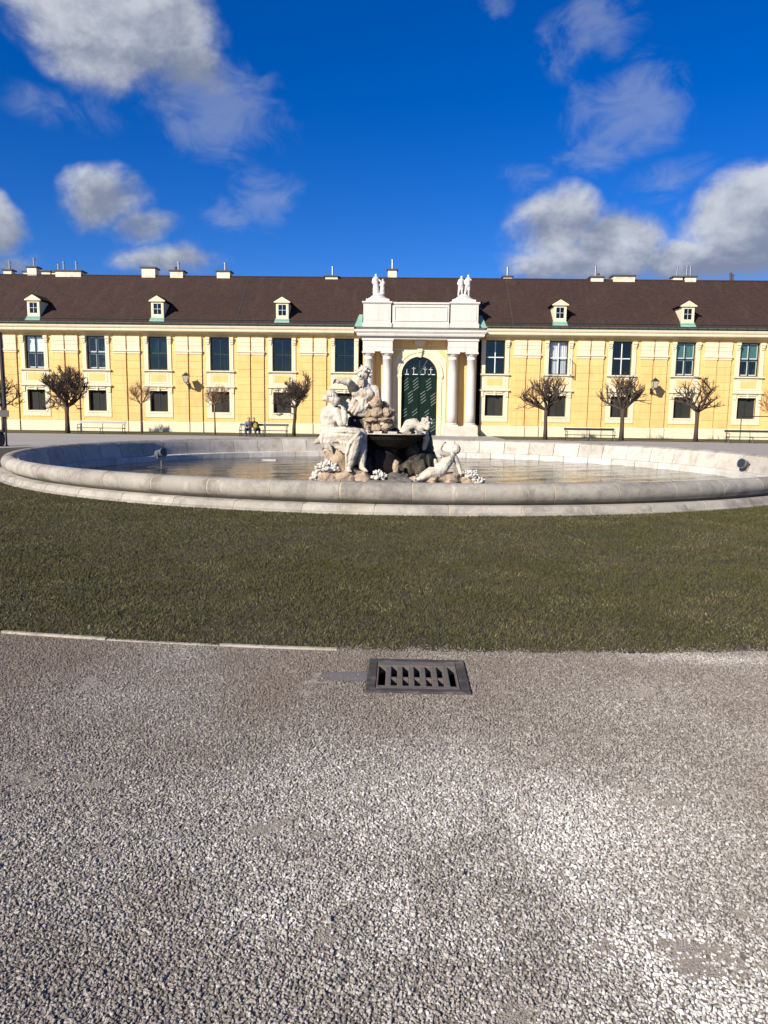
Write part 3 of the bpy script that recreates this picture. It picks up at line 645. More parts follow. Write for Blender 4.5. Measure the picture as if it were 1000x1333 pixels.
for c in sorted(centres):
    spans.append((pr, c-1.025)); spans.append((c-.035, c+.035)); pr = c+1.025
spans.append((pr, XE))
for a, b_ in spans:
    if a < -4.6 and b_ > 4.6: pm.box(a, -4.75, -.075, .1, 0, ZP-.001).box(4.75, b_, -.075, .1, 0, ZP-.001)
    else: pm.box(a, b_, -.075, .1, 0, ZP-.001)
build(pm, 'plinth', 'cream', pal)

# window surrounds
jamb_me = MB().box(-.1625, .1625, -.06, .1, U0, 7.16).box(-.14, .14, -.085, -.0601, U0+.03, 6.6).mesh('jamb')
cons_me = MB().box(-.15, .15, -.22, -.0605, 6.98, 7.17).box(-.13, .13, -.17, -.0605, 6.80, 6.975).box(-.11, .11, -.125, -.0605, 6.66, 6.795).mesh('console')
sill_me = MB().box(-1.12, 1.12, -.20, .1, 4.60, U0-.001).box(-1.07, 1.07, -.12, .1, 4.53, 4.599).mesh('sill')
apr_me = MB().box(-1.05, 1.05, -.05, .1, 3.52, 4.529).box(-.80, .80, -.075, -.05, 3.68, 3.76).box(-.80, .80, -.075, -.05, 4.42, 4.50).box(-.80, -.70, -.075, -.05, 3.76, 4.42).box(.70, .80, -.075, -.05, 3.76, 4.42).mesh('apron')
ins_me = MB().box(-.60, .60, -.062, -.05, 3.83, 4.36).mesh('apron_panel')
ledge_me = MB().box(-1.15, 1.15, -.21, .1, 3.43, 3.519).box(-1.09, 1.09, -.13, .1, 3.36, 3.4299).mesh('window_ledge')
lows_me = MB().box(-1.05, -LW, -.06, .1, 1.10, 3.3599).box(LW, 1.05, -.06, .1, 1.10, 3.3599).box(-LW, LW, -.06, .1, L1, 3.3599).box(-LW, LW, -.06, .1, 1.10, L0-.001).box(-LW-.10, LW+.10, -.085, -.06, 1.42, L0-.001).mesh('lower_surround')
key = MB().box(-.09, .09, -.15, -.0605, L1-.02, 3.359).box(-.62, -.14, -.125, -.0605, 3.27, 3.34).box(.14, .62, -.125, -.0605, 3.27, 3.34)
for s in (-1, 1): key.box(s*.93-.11, s*.93+.11, -.12, -.0605, 2.98, 3.359)
key_me = key.mesh('keystone')

# windows
def frame_bars(w, z0, z1, y, t=.07, mull=True, trans=.5):
    m = MB().box(-w, -w+t, y, y+.07, z0, z1).box(w-t, w, y, y+.07, z0, z1).box(-w+t, w-t, y, y+.07, z0, z0+t).box(-w+t, w-t, y, y+.07, z1-t, z1)
    return m
upf_me = frame_bars(UW, U0, U1, .16, .075).mesh('window')
ZT = U0+(U1-U0)*.50
def cross(tv, th): return MB().box(-tv, tv, .15, .215, U0+.075, U1-.075).box(-UW+.075, -tv, .155, .21, ZT-th, ZT+th).box(tv, UW-.075, .155, .21, ZT-th, ZT+th).mesh('glazing_bars')
cross_d = cross(.030, .04); cross_w = cross(.035, .035)
inner_w = MB()
for s in (-1, 1):
    for z0, z1 in ((U0+.08, ZT-.05), (ZT+.05, U1-.08)):
        xa, xb = sorted((s*.012, s*.645)); ta, tb = (.075, .05) if s > 0 else (.05, .075)
        inner_w.box(xa, xa+ta, .225, .255, z0, z1).box(xb-tb, xb, .225, .255, z0, z1).box(xa+ta, xb-tb, .225, .255, z0, z0+.09).box(xa+ta, xb-tb, .225, .255, z1-.05, z1)
inner_me = inner_w.mesh('inner_sash')
pan_me = {}
def pane(mt):
    if mt not in pan_me:
        pan_me[mt] = [MB().box(-UW/2+.06, UW/2-.02, -.004, .004, 0, ZT-U0-.13).mesh('pane'), MB().box(-UW/2+.06, UW/2-.02, -.004, .004, 0, U1-ZT-.13).mesh('pane')]
    return pan_me[mt]
lwf = frame_bars(LW, L0, L1, .20, .05).box(-.022, .022, .20, .26, L0+.05, L1-.05); lwf_me = lwf.mesh('lower_window')
scr_me = MB().box(-.31, .31, -.005, .005, 0, L1-L0-.10).mesh('screen_panel')
def curtain_mesh(w, h):
    n = 40; vs = []; fs = []
    for i in range(n+1):
        x = -w/2+w*i/n; y = .03*math.sin(i*1.35)+.012*math.sin(i*3.1)
        vs += [(x, y, 0), (x, y, h)]
    for i in range(n): fs.append((2*i, 2*i+2, 2*i+3, 2*i+1))
    return MB().add(vs, fs)
# how each upper window is dressed, counted outwards from the portico on either side
dress = {-1: 'teal', -2: 'teal', -3: 'teal', -4: 'bright', -5: 'whitecross', -6: 'blind_half', -7: 'teal', -8: 'teal',
         1: 'white', 2: 'curtain', 3: 'white', 4: 'green', 5: 'green', 6: 'teal', 7: 'white', 8: 'teal'}
for xc in wins:
    k = round((abs(xc)-G0)/BAY)+1; k = k if xc > 0 else -k; kind = dress[k]
    s = link('window_surround', apr_me, 'cream', pal, (xc, 0, 0))
    for sx in (-1, 1): link('jamb', jamb_me, 'cream', s, (sx*(UW+.1625), 0, 0)); link('console', cons_me, 'cream', s, (sx*.91, 0, 0))
    for nm, me, mt in (('sill', sill_me, 'cream'), ('apron_panel', ins_me, 'yellow'), ('window_ledge', ledge_me, 'cream'), ('lower_surround', lows_me, 'cream'), ('keystone', key_me, 'cream')):
        link(nm, me, mt, s)
    w = link('window', upf_me, 'frame_dark', pal, (xc, 0, 0))
    whitebars = kind in ('white', 'curtain')
    link('glazing_bars', cross_w.copy() if whitebars else cross_d, 'frame_white' if whitebars else 'frame_dark', w)
    gm = 'glass_teal' if kind in ('teal', 'bright', 'white') else 'glass'
    lo, hi = pane(gm)
    for sx in (-1, 1):
        link('pane', lo, gm, w, (sx*UW/2-sx*.0-.02*(1 if sx > 0 else 1)+.0, .185, U0+.075)); link('pane', hi, gm, w, (sx*UW/2-.02, .185, ZT+.055))
    if kind in ('whitecross', 'blind_half', 'green', 'bright'): link('inner_sash', inner_me, 'frame_white', w)
    if kind == 'green': build(MB().box(-.66, .66, .262, .27, ZT+.03, U1), 'blind', 'blind_green', w)
    if kind == 'blind_half': build(MB().box(-.66, .66, .262, .27, ZT-.02, U1), 'blind', 'blind_white', w)
    if kind == 'bright': build(MB().box(-.66, .66, .36, .37, ZT-.25, U1), 'blind', 'curtain', w)  # pale sheet added behind the panes to stand for reflected light
    if kind == 'curtain':
        build(curtain_mesh(1.32, U1-ZT), 'curtain', 'curtain', w, (0, .38, ZT)); build(curtain_mesh(.52, 1.2), 'curtain', 'curtain', w, (-.18, .42, U0+.05)); build(curtain_mesh(.4, 1.2), 'curtain', 'curtain', w, (.44, .40, U0+.05))
    if kind == 'teal': build(curtain_mesh(.5, 1.2), 'curtain', 'curtain', w, (.38, .6, U0+.05)) if k in (-2, -3) else None
    l = link('lower_window', lwf_me, 'frame_dark', pal, (xc, 0, 0))
    for sx in (-1, 1): link('screen_panel', scr_me, 'screen', l, (sx*.332, .235, L0+.05))
# the opened shutter leaf at the curtained window
xs_ = G0+BAY
sh = MB().box(.80, .83, -.62, -.07, 4.75, 5.85); build(sh, 'window_leaf', 'glass', pal, (xs_, 0, 0))
lf = MB().box(.795, .835, -.66, -.62, 4.71, 5.89).box(.795, .835, -.62, -.07, 4.71, 4.75).box(.795, .835, -.62, -.07, 5.85, 5.89); build(lf, 'leaf_frame', 'frame_white', pal, (xs_, 0, 0))

# cornice, gutter, roof
cprof = [(.3, 7.40), (-.10, 7.40), (-.13, 7.46), (-.24, 7.52), (-.58, 7.54), (-.61, 7.60), (-.61, 7.73), (-.66, 7.76), (-.71, 7.86), (-.73, 7.955), (.3, 7.985)]
for s in (-1, 1):
    x0, x1 = sorted((s*4.95, s*XE)); build(MB().sweep_x(cprof, x0, x1), 'cornice', 'cream', pal)
    fz = MB().box(x0, x1, -.03, .1, 7.18, 7.398); build(fz, 'frieze', 'yellow', pal)
    gu = MB().sweep_x([(-.60, 7.99), (-.74, 7.99), (-.78, 8.10), (-.74, 8.11), (-.71, 8.04), (-.60, 8.04)], x0, x1); build(gu, 'gutter', 'gutter', pal)
    ap = MB().sweep_x([(-.70, 8.045), (-.44, 8.06), (-.40, 8.16), (-.30, 8.16), (-.30, 8.0), (-.60, 7.99)], x0, x1); build(ap, 'eaves_flashing', 'patina', pal)
    hk = MB(); x = x0+.3
    while x < x1: hk.box(x-.02, x+.02, -.80, -.55, 8.0, 8.115); x += .72
    build(hk, 'gutter_hooks', 'iron', pal)
rp_ = [(-.36, 8.13), (5.0, 12.52), (10.4, 8.13), (10.4, 7.99), (-.36, 7.99)]
rf = build(MB().sweep_x(rp_, -XE, XE), 'roof', 'roof', pal)
rg = MB().tube([(-XE, 5.0, 12.50), (XE, 5.0, 12.50)], [.09, .09], 8); build(rg, 'ridge_tiles', 'roof', rf)
def roof_z(y): return 8.13+(y+.36)*(12.52-8.13)/5.36
for x in (-30.8, -13.9, 6.93):
    build(MB().tube([(x, -.30, roof_z(-.30)+.03), (x+.05, 4.95, roof_z(4.95)+.03)], [.012, .012], 5), 'lightning_conductor', 'steel', pal)
sn = MB()
for s in (-1, 1):
    a, b_ = sorted((s*5.0, s*XE)); sn.tube([(a, .0, roof_z(0)+.05), (b_, .0, roof_z(0)+.05)], [.02, .02], 5)
build(sn, 'snow_guard', 'gutter', pal)

# dormers
dz = MB().box(-.47, .47, 0, 2.2, 8.7, 9.76).box(-.28, .28, -.001, .0, 8.8, 9.6)
dor_me = MB()
dor_me.box(-.47, -.29, 0, .12, 8.62, 9.78).box(.29, .47, 0, .12, 8.62, 9.78).box(-.29, .29, 0, .12, 8.62, 8.86).box(-.29, .29, 0, .12, 9.64, 9.78)
dor_me.box(-.465, -.40, .12, 2.4, 8.5, 9.77).box(.40, .465, .12, 2.4, 8.5, 9.77)
dor_me = dor_me.mesh('dormer')
gab_me = MB().prism([(-.62, 9.781), (.62, 9.781), (.62, 9.85), (0, 10.22), (-.62, 9.85)], -.12, .10).mesh('gable')
drf_me = MB().add([(-.68, -.14, 9.83), (0, -.14, 10.27), (.68, -.14, 9.83), (-.68, 2.6, 9.83), (0, 3.2, 10.27), (.68, 2.6, 9.83), (-.68, -.14, 9.86), (0, -.14, 10.30), (.68, -.14, 9.86), (-.68, 2.6, 9.86), (0, 3.2, 10.30), (.68, 2.6, 9.86)],
                  [(0, 1, 4, 3), (1, 2, 5, 4), (6, 9, 10, 7), (7, 10, 11, 8), (0, 6, 7, 1), (1, 7, 8, 2), (0, 3, 9, 6), (2, 8, 11, 5), (3, 4, 10, 9), (4, 5, 11, 10)]).mesh('dormer_roof')
dpn_me = MB().box(-.285, .285, .05, .06, 8.865, 9.635).mesh('pane')
dbr_me = MB().box(-.012, .012, .03, .05, 8.865, 9.635).box(-.285, -.012, .03, .05, 9.24, 9.262).box(.012, .285, .03, .05, 9.24, 9.262).mesh('glazing_bars')
dsl_me = MB().add([(-.52, -.02, 8.62), (.52, -.02, 8.62), (.58, -.34, 8.22), (-.58, -.34, 8.22), (-.52, .1, 8.62), (.52, .1, 8.62), (.58, .1, 8.2), (-.58, .1, 8.2)], [(0, 1, 2, 3), (0, 4, 5, 1), (4, 7, 6, 5), (3, 2, 6, 7), (0, 3, 7, 4), (1, 5, 6, 2)]).mesh('copper_apron')
for s in (-1, 1):
    for k in (1, 3, 5, 7):
        x = s*(G0+BAY*k)
        d = link('dormer', dor_me, 'cream', pal, (x, .12, 0))
        link('gable', gab_me, 'cream', d); link('dormer_roof', drf_me, 'roof', d); link('copper_apron', dsl_me, 'patina', d)
        link('pane', dpn_me, 'glass_teal', d); link('glazing_bars', dbr_me, 'frame_white', d)
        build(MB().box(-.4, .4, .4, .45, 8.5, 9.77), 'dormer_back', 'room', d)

# chimneys along the ridge
for xc, hw, zt, pipes in ((-38.3, .5, 13.1, [(0, 13.8)]), (-33.8, .33, 12.95, [(.05, 13.64)]), (-31.75, .38, 13.20, [(.05, 13.9)]), (-32.35, .20, 12.86, []), (-30.6, .36, 12.88, []), (-29.85, .30, 12.84, []), (-28.7, 1.05, 12.90, [(-1.0, 13.45), (-.55, 13.65), (.5, 13.65)]),
                          (-22.1, .55, 13.2, []), (-19.8, .52, 12.98, [(.05, 13.7), (-.2, 13.3)]), (-15.97, .53, 12.98, [(.05, 13.67)]), (-7.16, .5, 12.66, [(.05, 13.44)]), (-2.24, .36, 13.24, [(0, 14.02)]),
                          (7.1, .36, 12.78, [(0, 13.5)]), (14.25, .5, 12.78, [(-.05, 13.62), (.2, 13.1)]), (16.4, .86, 12.90, []), (20.75, .36, 12.88, [(0, 13.73)]), (21.72, .44, 12.88, [(-.2, 13.74), (.1, 13.74)]), (25.14, .16, 12.56, [(-.08, 13.23), (.08, 13.1)]),
                          (31.0, .5, 12.95, [(0, 13.6)]), (37.4, .5, 13.1, [])):
    c = build(MB().box(xc-hw, xc+hw, 5.0-min(hw, .5)+.3, 5.0+min(hw, .5)+.3, 11.5, zt-.1), 'chimney', 'chim', pal)
    build(MB().box(xc-hw-.10, xc+hw+.10, 5.2-min(hw, .5), 5.4+min(hw, .5), zt-.099, zt), 'chimney_cap', 'chimcap', c)
    for dx, zp in pipes:
        pp = MB().tube([(xc+dx, 5.3, zt-.02), (xc+dx, 5.3, zp)], [.085, .085], 10).tube([(xc+dx, 5.3, zp-.12), (xc+dx, 5.3, zp-.02)], [.11, .11], 10)
        build(pp, 'flue', 'steel' if zp > 13.3 else 'chimcap', c)

# ------------------------------------------------------------------ portico of the palace wing
RD, ZS = 1.345, 4.55                  # door half width, springing height
def arch_wall(x0, x1, ztop, y0, y1, r, zs=ZS, z0=0.0, n=24):
    mb = MB(); mb.box(x0, -r, y0, y1, z0, zs); mb.box(r, x1, y0, y1, z0, zs)
    pts = [(-r*math.cos(math.pi*i/n), zs+r*math.sin(math.pi*i/n)) for i in range(n+1)]
    mb.box(x0, -r, y0, y1, zs, ztop); mb.box(r, x1, y0, y1, zs, ztop)
    for i in range(n):
        (xa, za), (xb, zb) = pts[i], pts[i+1]
        mb.prism([(xa, za), (xb, zb), (xb, ztop), (xa, ztop)], y0, y1)
    return mb
build(arch_wall(-4.2998, 4.2998, 7.62, 0, .5, RD), 'portico_wall', 'yellow', pal)
build(arch_wall(-2.02, 2.02, 6.50, -.045, -.001, RD+.02), 'door_surround', 'cream', pal)
av = MB(); n = 28
for r0, r1, y in ((RD+.02, RD+.30, -.10), (RD+.30, RD+.40, -.14)):
    for i in range(n):
        a, b_ = math.pi*i/n, math.pi*(i+1)/n
        av.prism([(-r0*math.cos(a), ZS+r0*math.sin(a)), (-r0*math.cos(b_), ZS+r0*math.sin(b_)), (-r1*math.cos(b_), ZS+r1*math.sin(b_)), (-r1*math.cos(a), ZS+r1*math.sin(a))], y, -.0455)
arch_o = build(av, 'archivolt', 'cream', pal)
kb = MB().prism([(-.10, 5.84), (.10, 5.84), (.19, 6.46), (-.19, 6.46)], -.26, -.15).prism([(-.14, 6.20), (.14, 6.20), (.20, 6.47), (-.20, 6.47)], -.32, -.261); build(kb, 'keystone', 'cream', arch_o)
for s in (-1, 1):
    x0, x1 = sorted((s*(RD+.02), s*(RD+.34))); build(MB().box(x0, x1, -.11, -.0455, 0, 4.40), 'door_jamb', 'cream', pal)
    x0, x1 = sorted((s*(RD+.0), s*(RD+.42))); build(MB().box(x0, x1, -.17, -.0455, 4.401, 4.55).box(x0+.02, x1-.02, -.14, -.0455, 4.30, 4.4005), 'impost', 'cream', pal)
    sp_ = MB().prism([(s*1.32, 6.38), (s*1.90, 6.38), (s*1.90, 5.72)], -.06, -.046); build(sp_, 'spandrel_panel', 'yellow', pal)
kf = MB().prism([(-.30, 6.66), (.30, 6.66), (.44, 7.08), (-.44, 7.08)], -.35, -.001); build(kf, 'frieze_block', 'cream', pal)
# door with hatched ventilation panels and a glazed fanlight
door = build(MB().box(-RD, -.012, .22, .30, 0, ZS-.10).box(.012, RD, .22, .30, 0, ZS-.10).box(-RD, RD, .18, .30, ZS-.0995, ZS+.02), 'door', 'door', pal)
lr = MB()
for i in range(8):
    for s in (-1, 1):
        xa, xb = sorted((s*.05, s*(RD-.05))); lr.box(xa, xb, .205, .2195, .12+i*.545, .12+i*.545+.50)
build(lr, 'door_boards', 'door', door)
def dX(a): return -1.32+(a-165)*.00803
def dZ(b): return 4.57-(b-340)*.00825
for a0, a1, b0, b1 in ((182, 225, 365, 505), (270, 320, 365, 505), (395, 440, 365, 505), (225, 270, 500, 620), (345, 390, 500, 620), (440, 486, 500, 640), (182, 215, 650, 745), (265, 315, 660, 735), (385, 425, 665, 735), (440, 486, 760, 880), (225, 270, 780, 890), (345, 390, 790, 880)):
    hp = MB(); x0, x1, z1, z0 = dX(a0), dX(a1), dZ(b0), dZ(b1); z = z0-.1
    while z < z1:
        rise = .30*(x1-x0)/.38
        if z+.02 > z0-.05 and z+rise < z1+.12:
            sh_ = .10*(z-z0)/(z1-z0)-.05
            hp.add([(x0-sh_, .185, z), (x1-sh_, .185, z+rise), (x1-sh_, .185, z+rise+.055), (x0-sh_, .185, z+.055), (x0-sh_, .2045, z-.005), (x1-sh_, .2045, z+rise-.005), (x1-sh_, .2045, z+rise+.06), (x0-sh_, .2045, z+.06)],
                   [(0, 1, 2, 3), (0, 4, 5, 1), (1, 5, 6, 2), (2, 6, 7, 3), (3, 7, 4, 0)])
        z += .225
    build(hp, 'vent_slats', 'door_slat', door)
fan = MB(); pts = [(-(RD-.02)*math.cos(math.pi*i/24), ZS+.02+(RD-.02)*math.sin(math.pi*i/24)) for i in range(25)]
fan.prism(pts, .26, .27); fl_o = build(fan, 'fanlight', 'glass_fan', door)
fb = MB().box(-.05, .05, .20, .26, ZS+.02, ZS+RD-.03)
for a in (30, 62, 118, 150):
    c, s = math.cos(rad(a)), math.sin(rad(a)); fb.tube([(0, .23, ZS+.05), (c*(RD-.03), .23, ZS+.02+s*(RD-.05))], [.022, .022], 6)
for i in range(24):
    a, b_ = math.pi*i/24, math.pi*(i+1)/24
    for r0, r1 in ((RD-.06, RD-.001), (.62, .66)):
        fb.prism([(-r0*math.cos(a), ZS+.02+r0*math.sin(a)), (-r0*math.cos(b_), ZS+.02+r0*math.sin(b_)), (-r1*math.cos(b_), ZS+.02+r1*math.sin(b_)), (-r1*math.cos(a), ZS+.02+r1*math.sin(a))], .21, .255)
build(fb, 'fanlight_bars', 'frame_dark', fl_o)
fs_ = MB()  # white pieces model the glass's pale reflections and white things behind it
for x0, x1 in ((-1.16, -.80), (-.52, -.12), (.08, .36), (.62, .80), (.92, 1.2)): fs_.box(x0, x1, .215, .2545, ZS+.02, ZS+.075)
for x, h in ((-.96, .62), (-.44, .75), (.42, .78), (.86, .70)): fs_.box(x-.016, x+.016, .215, .2545, ZS+.0755, ZS+h*.8)
for x, z in ((-.44, .60), (.42, .55), (.86, .50)): fs_.box(x-.13, x-.023, .215, .2545, ZS+z*.8, ZS+z*.8+.03); fs_.box(x+.023, x+.13, .215, .2545, ZS+z*.8, ZS+z*.8+.03)
build(fs_, 'fanlight_ornament', 'frame_white', fl_o)
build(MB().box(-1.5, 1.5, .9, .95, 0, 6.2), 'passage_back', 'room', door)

CY = -.62
prof = [(.36, 0)]
sh_prof = [(.372, .0), (.372, .6)]
for i in range(13):
    t_ = i/12; sh_prof.append((.372-.058*t_**1.7, .9+4.26*t_))
for x in (-3.84, -2.46, 2.46, 3.84):
    co = build(MB().lathe([(.375, .905), (.37, 1.6), (.362, 2.6), (.350, 3.6), (.333, 4.6), (.318, 5.62), (.335, 5.63), (.335, 5.68), (.318, 5.69), (.318, 5.86)], 28, (x, CY, 0)), 'column', 'white', pal, smooth=True)
    build(MB().lathe([(.42, .905-.07), (.455, .86), (.455, .90), (.42, .93), (.39, .945), (.38, .96)], 28, (x, CY, 0)).box(x-.47, x+.47, CY-.47, CY+.47, .74, .834), 'column_base', 'white', co)
    build(MB().lathe([(.33, 5.8605), (.37, 5.92), (.42, 6.0), (.44, 6.06)], 28, (x, CY, 0)).box(x-.47, x+.47, CY-.47, CY+.47, 6.061, 6.20), 'capital', 'white', co)
for s in (-1, 1):
    x0, x1 = sorted((s*1.86, s*4.44)); build(MB().box(x0, x1, CY-.60, 0, 0, .12).box(x0+.04, x1-.04, CY-.56, 0, .1205, .7395), 'column_pedestal', 'pedestal', pal)
    x0, x1 = sorted((s*2.06, s*4.27)); build(MB().box(x0, x1, CY-.36, -.001, 6.2005, 6.52).box(x0-.02, x1+.02, CY-.38, -.001, 6.5205, 6.58).box(x0, x1, CY-.36, -.001, 6.5805, 6.98).box(x0-.06, x1+.06, CY-.42, -.001, 6.9805, 7.10), 'entablature', 'white', pal)
    x0, x1 = sorted((s*3.0, s*3.3)); build(MB().box(x0, x1, -.08, -.001, .0, 6.19), 'wall_strip', 'yellow', pal)
ent = MB()
for z0, z1, o in ((7.1005, 7.18, .04), (7.1805, 7.30, .12), (7.3005, 7.36, .40), (7.3605, 7.52, .44), (7.5205, 7.60, .52), (7.6005, 7.75, .60)):
    ent.box(-4.28-o, 4.28+o, CY-.38-o*.62, .4, z0, z1)
build(ent, 'portico_cornice', 'white', pal)
x = -4.8
while x < 4.8-.01:
    w_ = .8; build(MB().add([(x, CY-.74, 7.755), (x+w_-.012, CY-.74, 7.755), (x+w_-.012, -.15, 8.13), (x, -.15, 8.13), (x, -.15, 7.755), (x+w_-.012, -.15, 7.755)], [(0, 1, 2, 3), (0, 3, 4), (1, 5, 2), (0, 4, 5, 1), (3, 2, 5, 4)]), 'sheet_panel', 'leadroof', pal); x += w_
# attic
AY0, AY1 = -.58, 1.3
def attic_ped(x0, x1, nm):
    a = build(MB().box(x0, x1, AY0, AY1, 8.30, 9.70), nm, 'white', pal)
    build(MB().box(x0-.07, x1+.07, AY0-.07, AY1+.07, 8.0, 8.2995).box(x0-.05, x1+.05, AY0-.05, AY1+.05, 9.7005, 9.755).box(x0-.10, x1+.10, AY0-.10, AY1+.10, 9.7555, 9.86), 'moulding', 'white', a)
    build(MB().box(x0+.16, x1-.16, AY0-.018, AY0, 8.50, 9.56), 'raised_panel', 'white', a)
attic_ped(-4.27, -2.22, 'attic_pedestal'); attic_ped(2.22, 4.27, 'attic_pedestal')
am = build(MB().box(-2.11, 2.11, AY0+.10, AY1, 8.30, 9.70), 'attic_panel', 'white', pal)
build(MB().box(-2.118, 2.118, AY0+.03, AY1, 8.0, 8.2995).box(-2.118, 2.118, AY0+.02, AY1, 9.7005, 9.83), 'moulding', 'white', am)
build(MB().box(-1.98, 1.98, AY0+.05, AY0+.0995, 9.48, 9.56).box(-1.98, 1.98, AY0+.05, AY0+.0995, 8.46, 8.54).box(-1.98, -1.90, AY0+.05, AY0+.0995, 8.5405, 9.4795).box(1.90, 1.98, AY0+.05, AY0+.0995, 8.5405, 9.4795), 'panel_frame', 'white', am)
for s in (-1, 1):
    build(MB().add([(s*4.36, -.45, 8.02), (s*4.95, -.45, 8.02), (s*4.62, .2, 9.0), (s*4.36, .2, 9.0), (s*4.36, .6, 8.02), (s*4.95, .6, 8.02)], [(0, 1, 2, 3), (1, 5, 2), (0, 3, 4), (0, 4, 5, 1), (2, 5, 4, 3)]), 'copper_flashing', 'patina', pal)

# ------------------------------------------------------------------ carved figures
def carve(mb, name, voxel=.02, it=4, rough=0.0, rscale=6.0, seed=0, folds=None):
    me = mb.mesh(name); o = bpy.data.objects.new('carving', me); C.objects.link(o)
    md = o.modifiers.new('r', 'REMESH'); md.mode = 'VOXEL'; md.voxel_size = voxel
    if it: ms = o.modifiers.new('s', 'SMOOTH'); ms.factor = .5; ms.iterations = it
    dg = bpy.context.evaluated_depsgraph_get(); res = bpy.data.meshes.new_from_object(o.evaluated_get(dg))
    bpy.data.objects.remove(o, do_unlink=True); bpy.data.meshes.remove(me); res.name = name
    if rough or folds:
        off = Vector((seed*3.7, seed*1.9, seed*5.3)); nrm = [v.normal.copy() for v in res.vertices]
        for v, nn in zip(res.vertices, nrm):
            d = rough*mnoise.fractal(v.co*rscale+off, 1.0, 2.0, 4) if rough else 0.0
            if folds: d += folds(v.co)
            v.co += nn*d
        res.update()
    res.polygons.foreach_set('use_smooth', [True]*len(res.polygons))
    return res
def limb(mb, pts, rs):
    for i in range(len(pts)-1): mb.cap(pts[i], pts[i+1], rs[i], rs[i+1])
def rock_mesh(name, r, seed, amp=.22, sub=4):
    bm = bmesh.new(); bmesh.ops.create_icosphere(bm, subdivisions=sub, radius=1)
    off = Vector((seed*5.1, seed*2.3, seed*1.1))
    for v in bm.verts:
        c = v.co.copy(); k = 1+amp*mnoise.fractal(c*1.3+off, 1, 2, 3)+amp*.8*(mnoise.cell(c*2.0+off)-.0)*.25
        v.co = Vector((c.x*r[0], c.y*r[1], c.z*r[2]))*k
    me = bpy.data.meshes.new(name); bm.to_mesh(me); bm.free()
    me.polygons.foreach_set('use_smooth', [True]*len(me.polygons)); me.set_sharp_from_angle(angle=rad(38)); return me
def rock(name, parent, c, r, mt, seed, amp=.22, rz=0):
    return link(name, rock_mesh(name, r, seed, amp), mt, parent, c, (0, 0, rz))
def leaves(rnd, c, spread, n, size, upw=.3):
    mb = MB()
    for i in range(n):
        d = Vector((rnd.gauss(0, 1), rnd.gauss(0, .8), abs(rnd.gauss(0, .7))+upw)).normalized()
        p = Vector(c)+Vector((d.x*spread[0], d.y*spread[1], d.z*spread[2]))*rnd.uniform(.25, 1)
        q = d.to_track_quat('X', 'Z').to_matrix() @ Matrix.Rotation(rnd.uniform(-1, 1), 3, 'X')
        s = size*rnd.uniform(.6, 1.3); mb.ball(p, (s, s*.75, s*.5), 7, 5, q)
    return mb

FX, FY = -1.39, 20.6
scu = tag(empty('fountain_sculpture', (FX, FY, -.30)), 'weathered marble fountain group with seated woman, bearded man, shell bowl and child on rocks', 'sculpture')
# rocks that carry the group; the ones under the bowl are black with algae and painted-in shade
for i, (c, r, mt, s) in enumerate([((-1.85, -.75, .16), (.40, .36, .26), 'ochre_rock', 1), ((-1.28, -.85, .18), (.44, .34, .28), 'ochre_rock', 2), ((-.98, -.90, .14), (.30, .28, .26), 'ochre_rock', 3), ((-2.12, -.55, .10), (.26, .3, .2), 'ochre_rock', 4),
                                   ((-1.62, -.45, .62), (.42, .42, .52), 'ochre_rock', 5), ((-1.70, -.25, .92), (.36, .40, .34), 'ochre_rock', 6), ((1.42, -.62, .16), (.44, .30, .20), 'ochre_rock', 7), ((.88, -.68, .12), (.34, .26, .19), 'ochre_rock', 8), ((1.80, -.5, .10), (.30, .28, .18), 'ochre_rock', 9), ((.42, -.75, .10), (.18, .16, .14), 'ochre_rock', 10),
                                   ((-.25, .45, .45), (.95, .55, .95), 'wet_rock', 11), ((.55, .40, .40), (.55, .5, .80), 'wet_rock', 12), ((-1.05, .25, .75), (.45, .5, 1.05), 'wet_rock', 13), ((-1.10, -.05, 1.50), (.36, .34, .46), 'wet_rock', 14), ((.85, .1, .30), (.25, .35, .55), 'wet_rock', 15), ((.72, .32, .85), (.32, .28, .55), 'wet_rock', 22),
                                   ((-.60, -.05, .42), (.24, .26, .38), 'cave_rock', 23), ((.30, -.08, .34), (.26, .24, .30), 'cave_rock', 24), ((-.28, .02, .92), (.22, .2, .26), 'cave_rock', 25), ((.42, .10, .86), (.22, .2, .28), 'cave_rock', 26), ((.62, -.22, .30), (.2, .2, .34), 'cave_rock', 27), ((-.86, -.3, .34), (.18, .22, .38), 'cave_rock', 28), ((-.35, -1.05, .02), (.75, .35, .15), 'low_rock', 16), ((.55, -1.1, .0), (.95, .32, .12), 'low_rock', 17), ((1.35, -1.0, -.01), (.85, .3, .11), 'low_rock', 18), ((-.05, -.55, .12), (.55, .4, .2), 'low_rock', 19), ((-.07, -.62, .44), (.10, .10, .22), 'ochre_rock', 20), ((-1.15, -1.05, .0), (.8, .3, .12), 'low_rock', 21)]):
    rock('rock', scu, c, r, mt, s, .26 if mt != 'low_rock' else .4, i*.7)

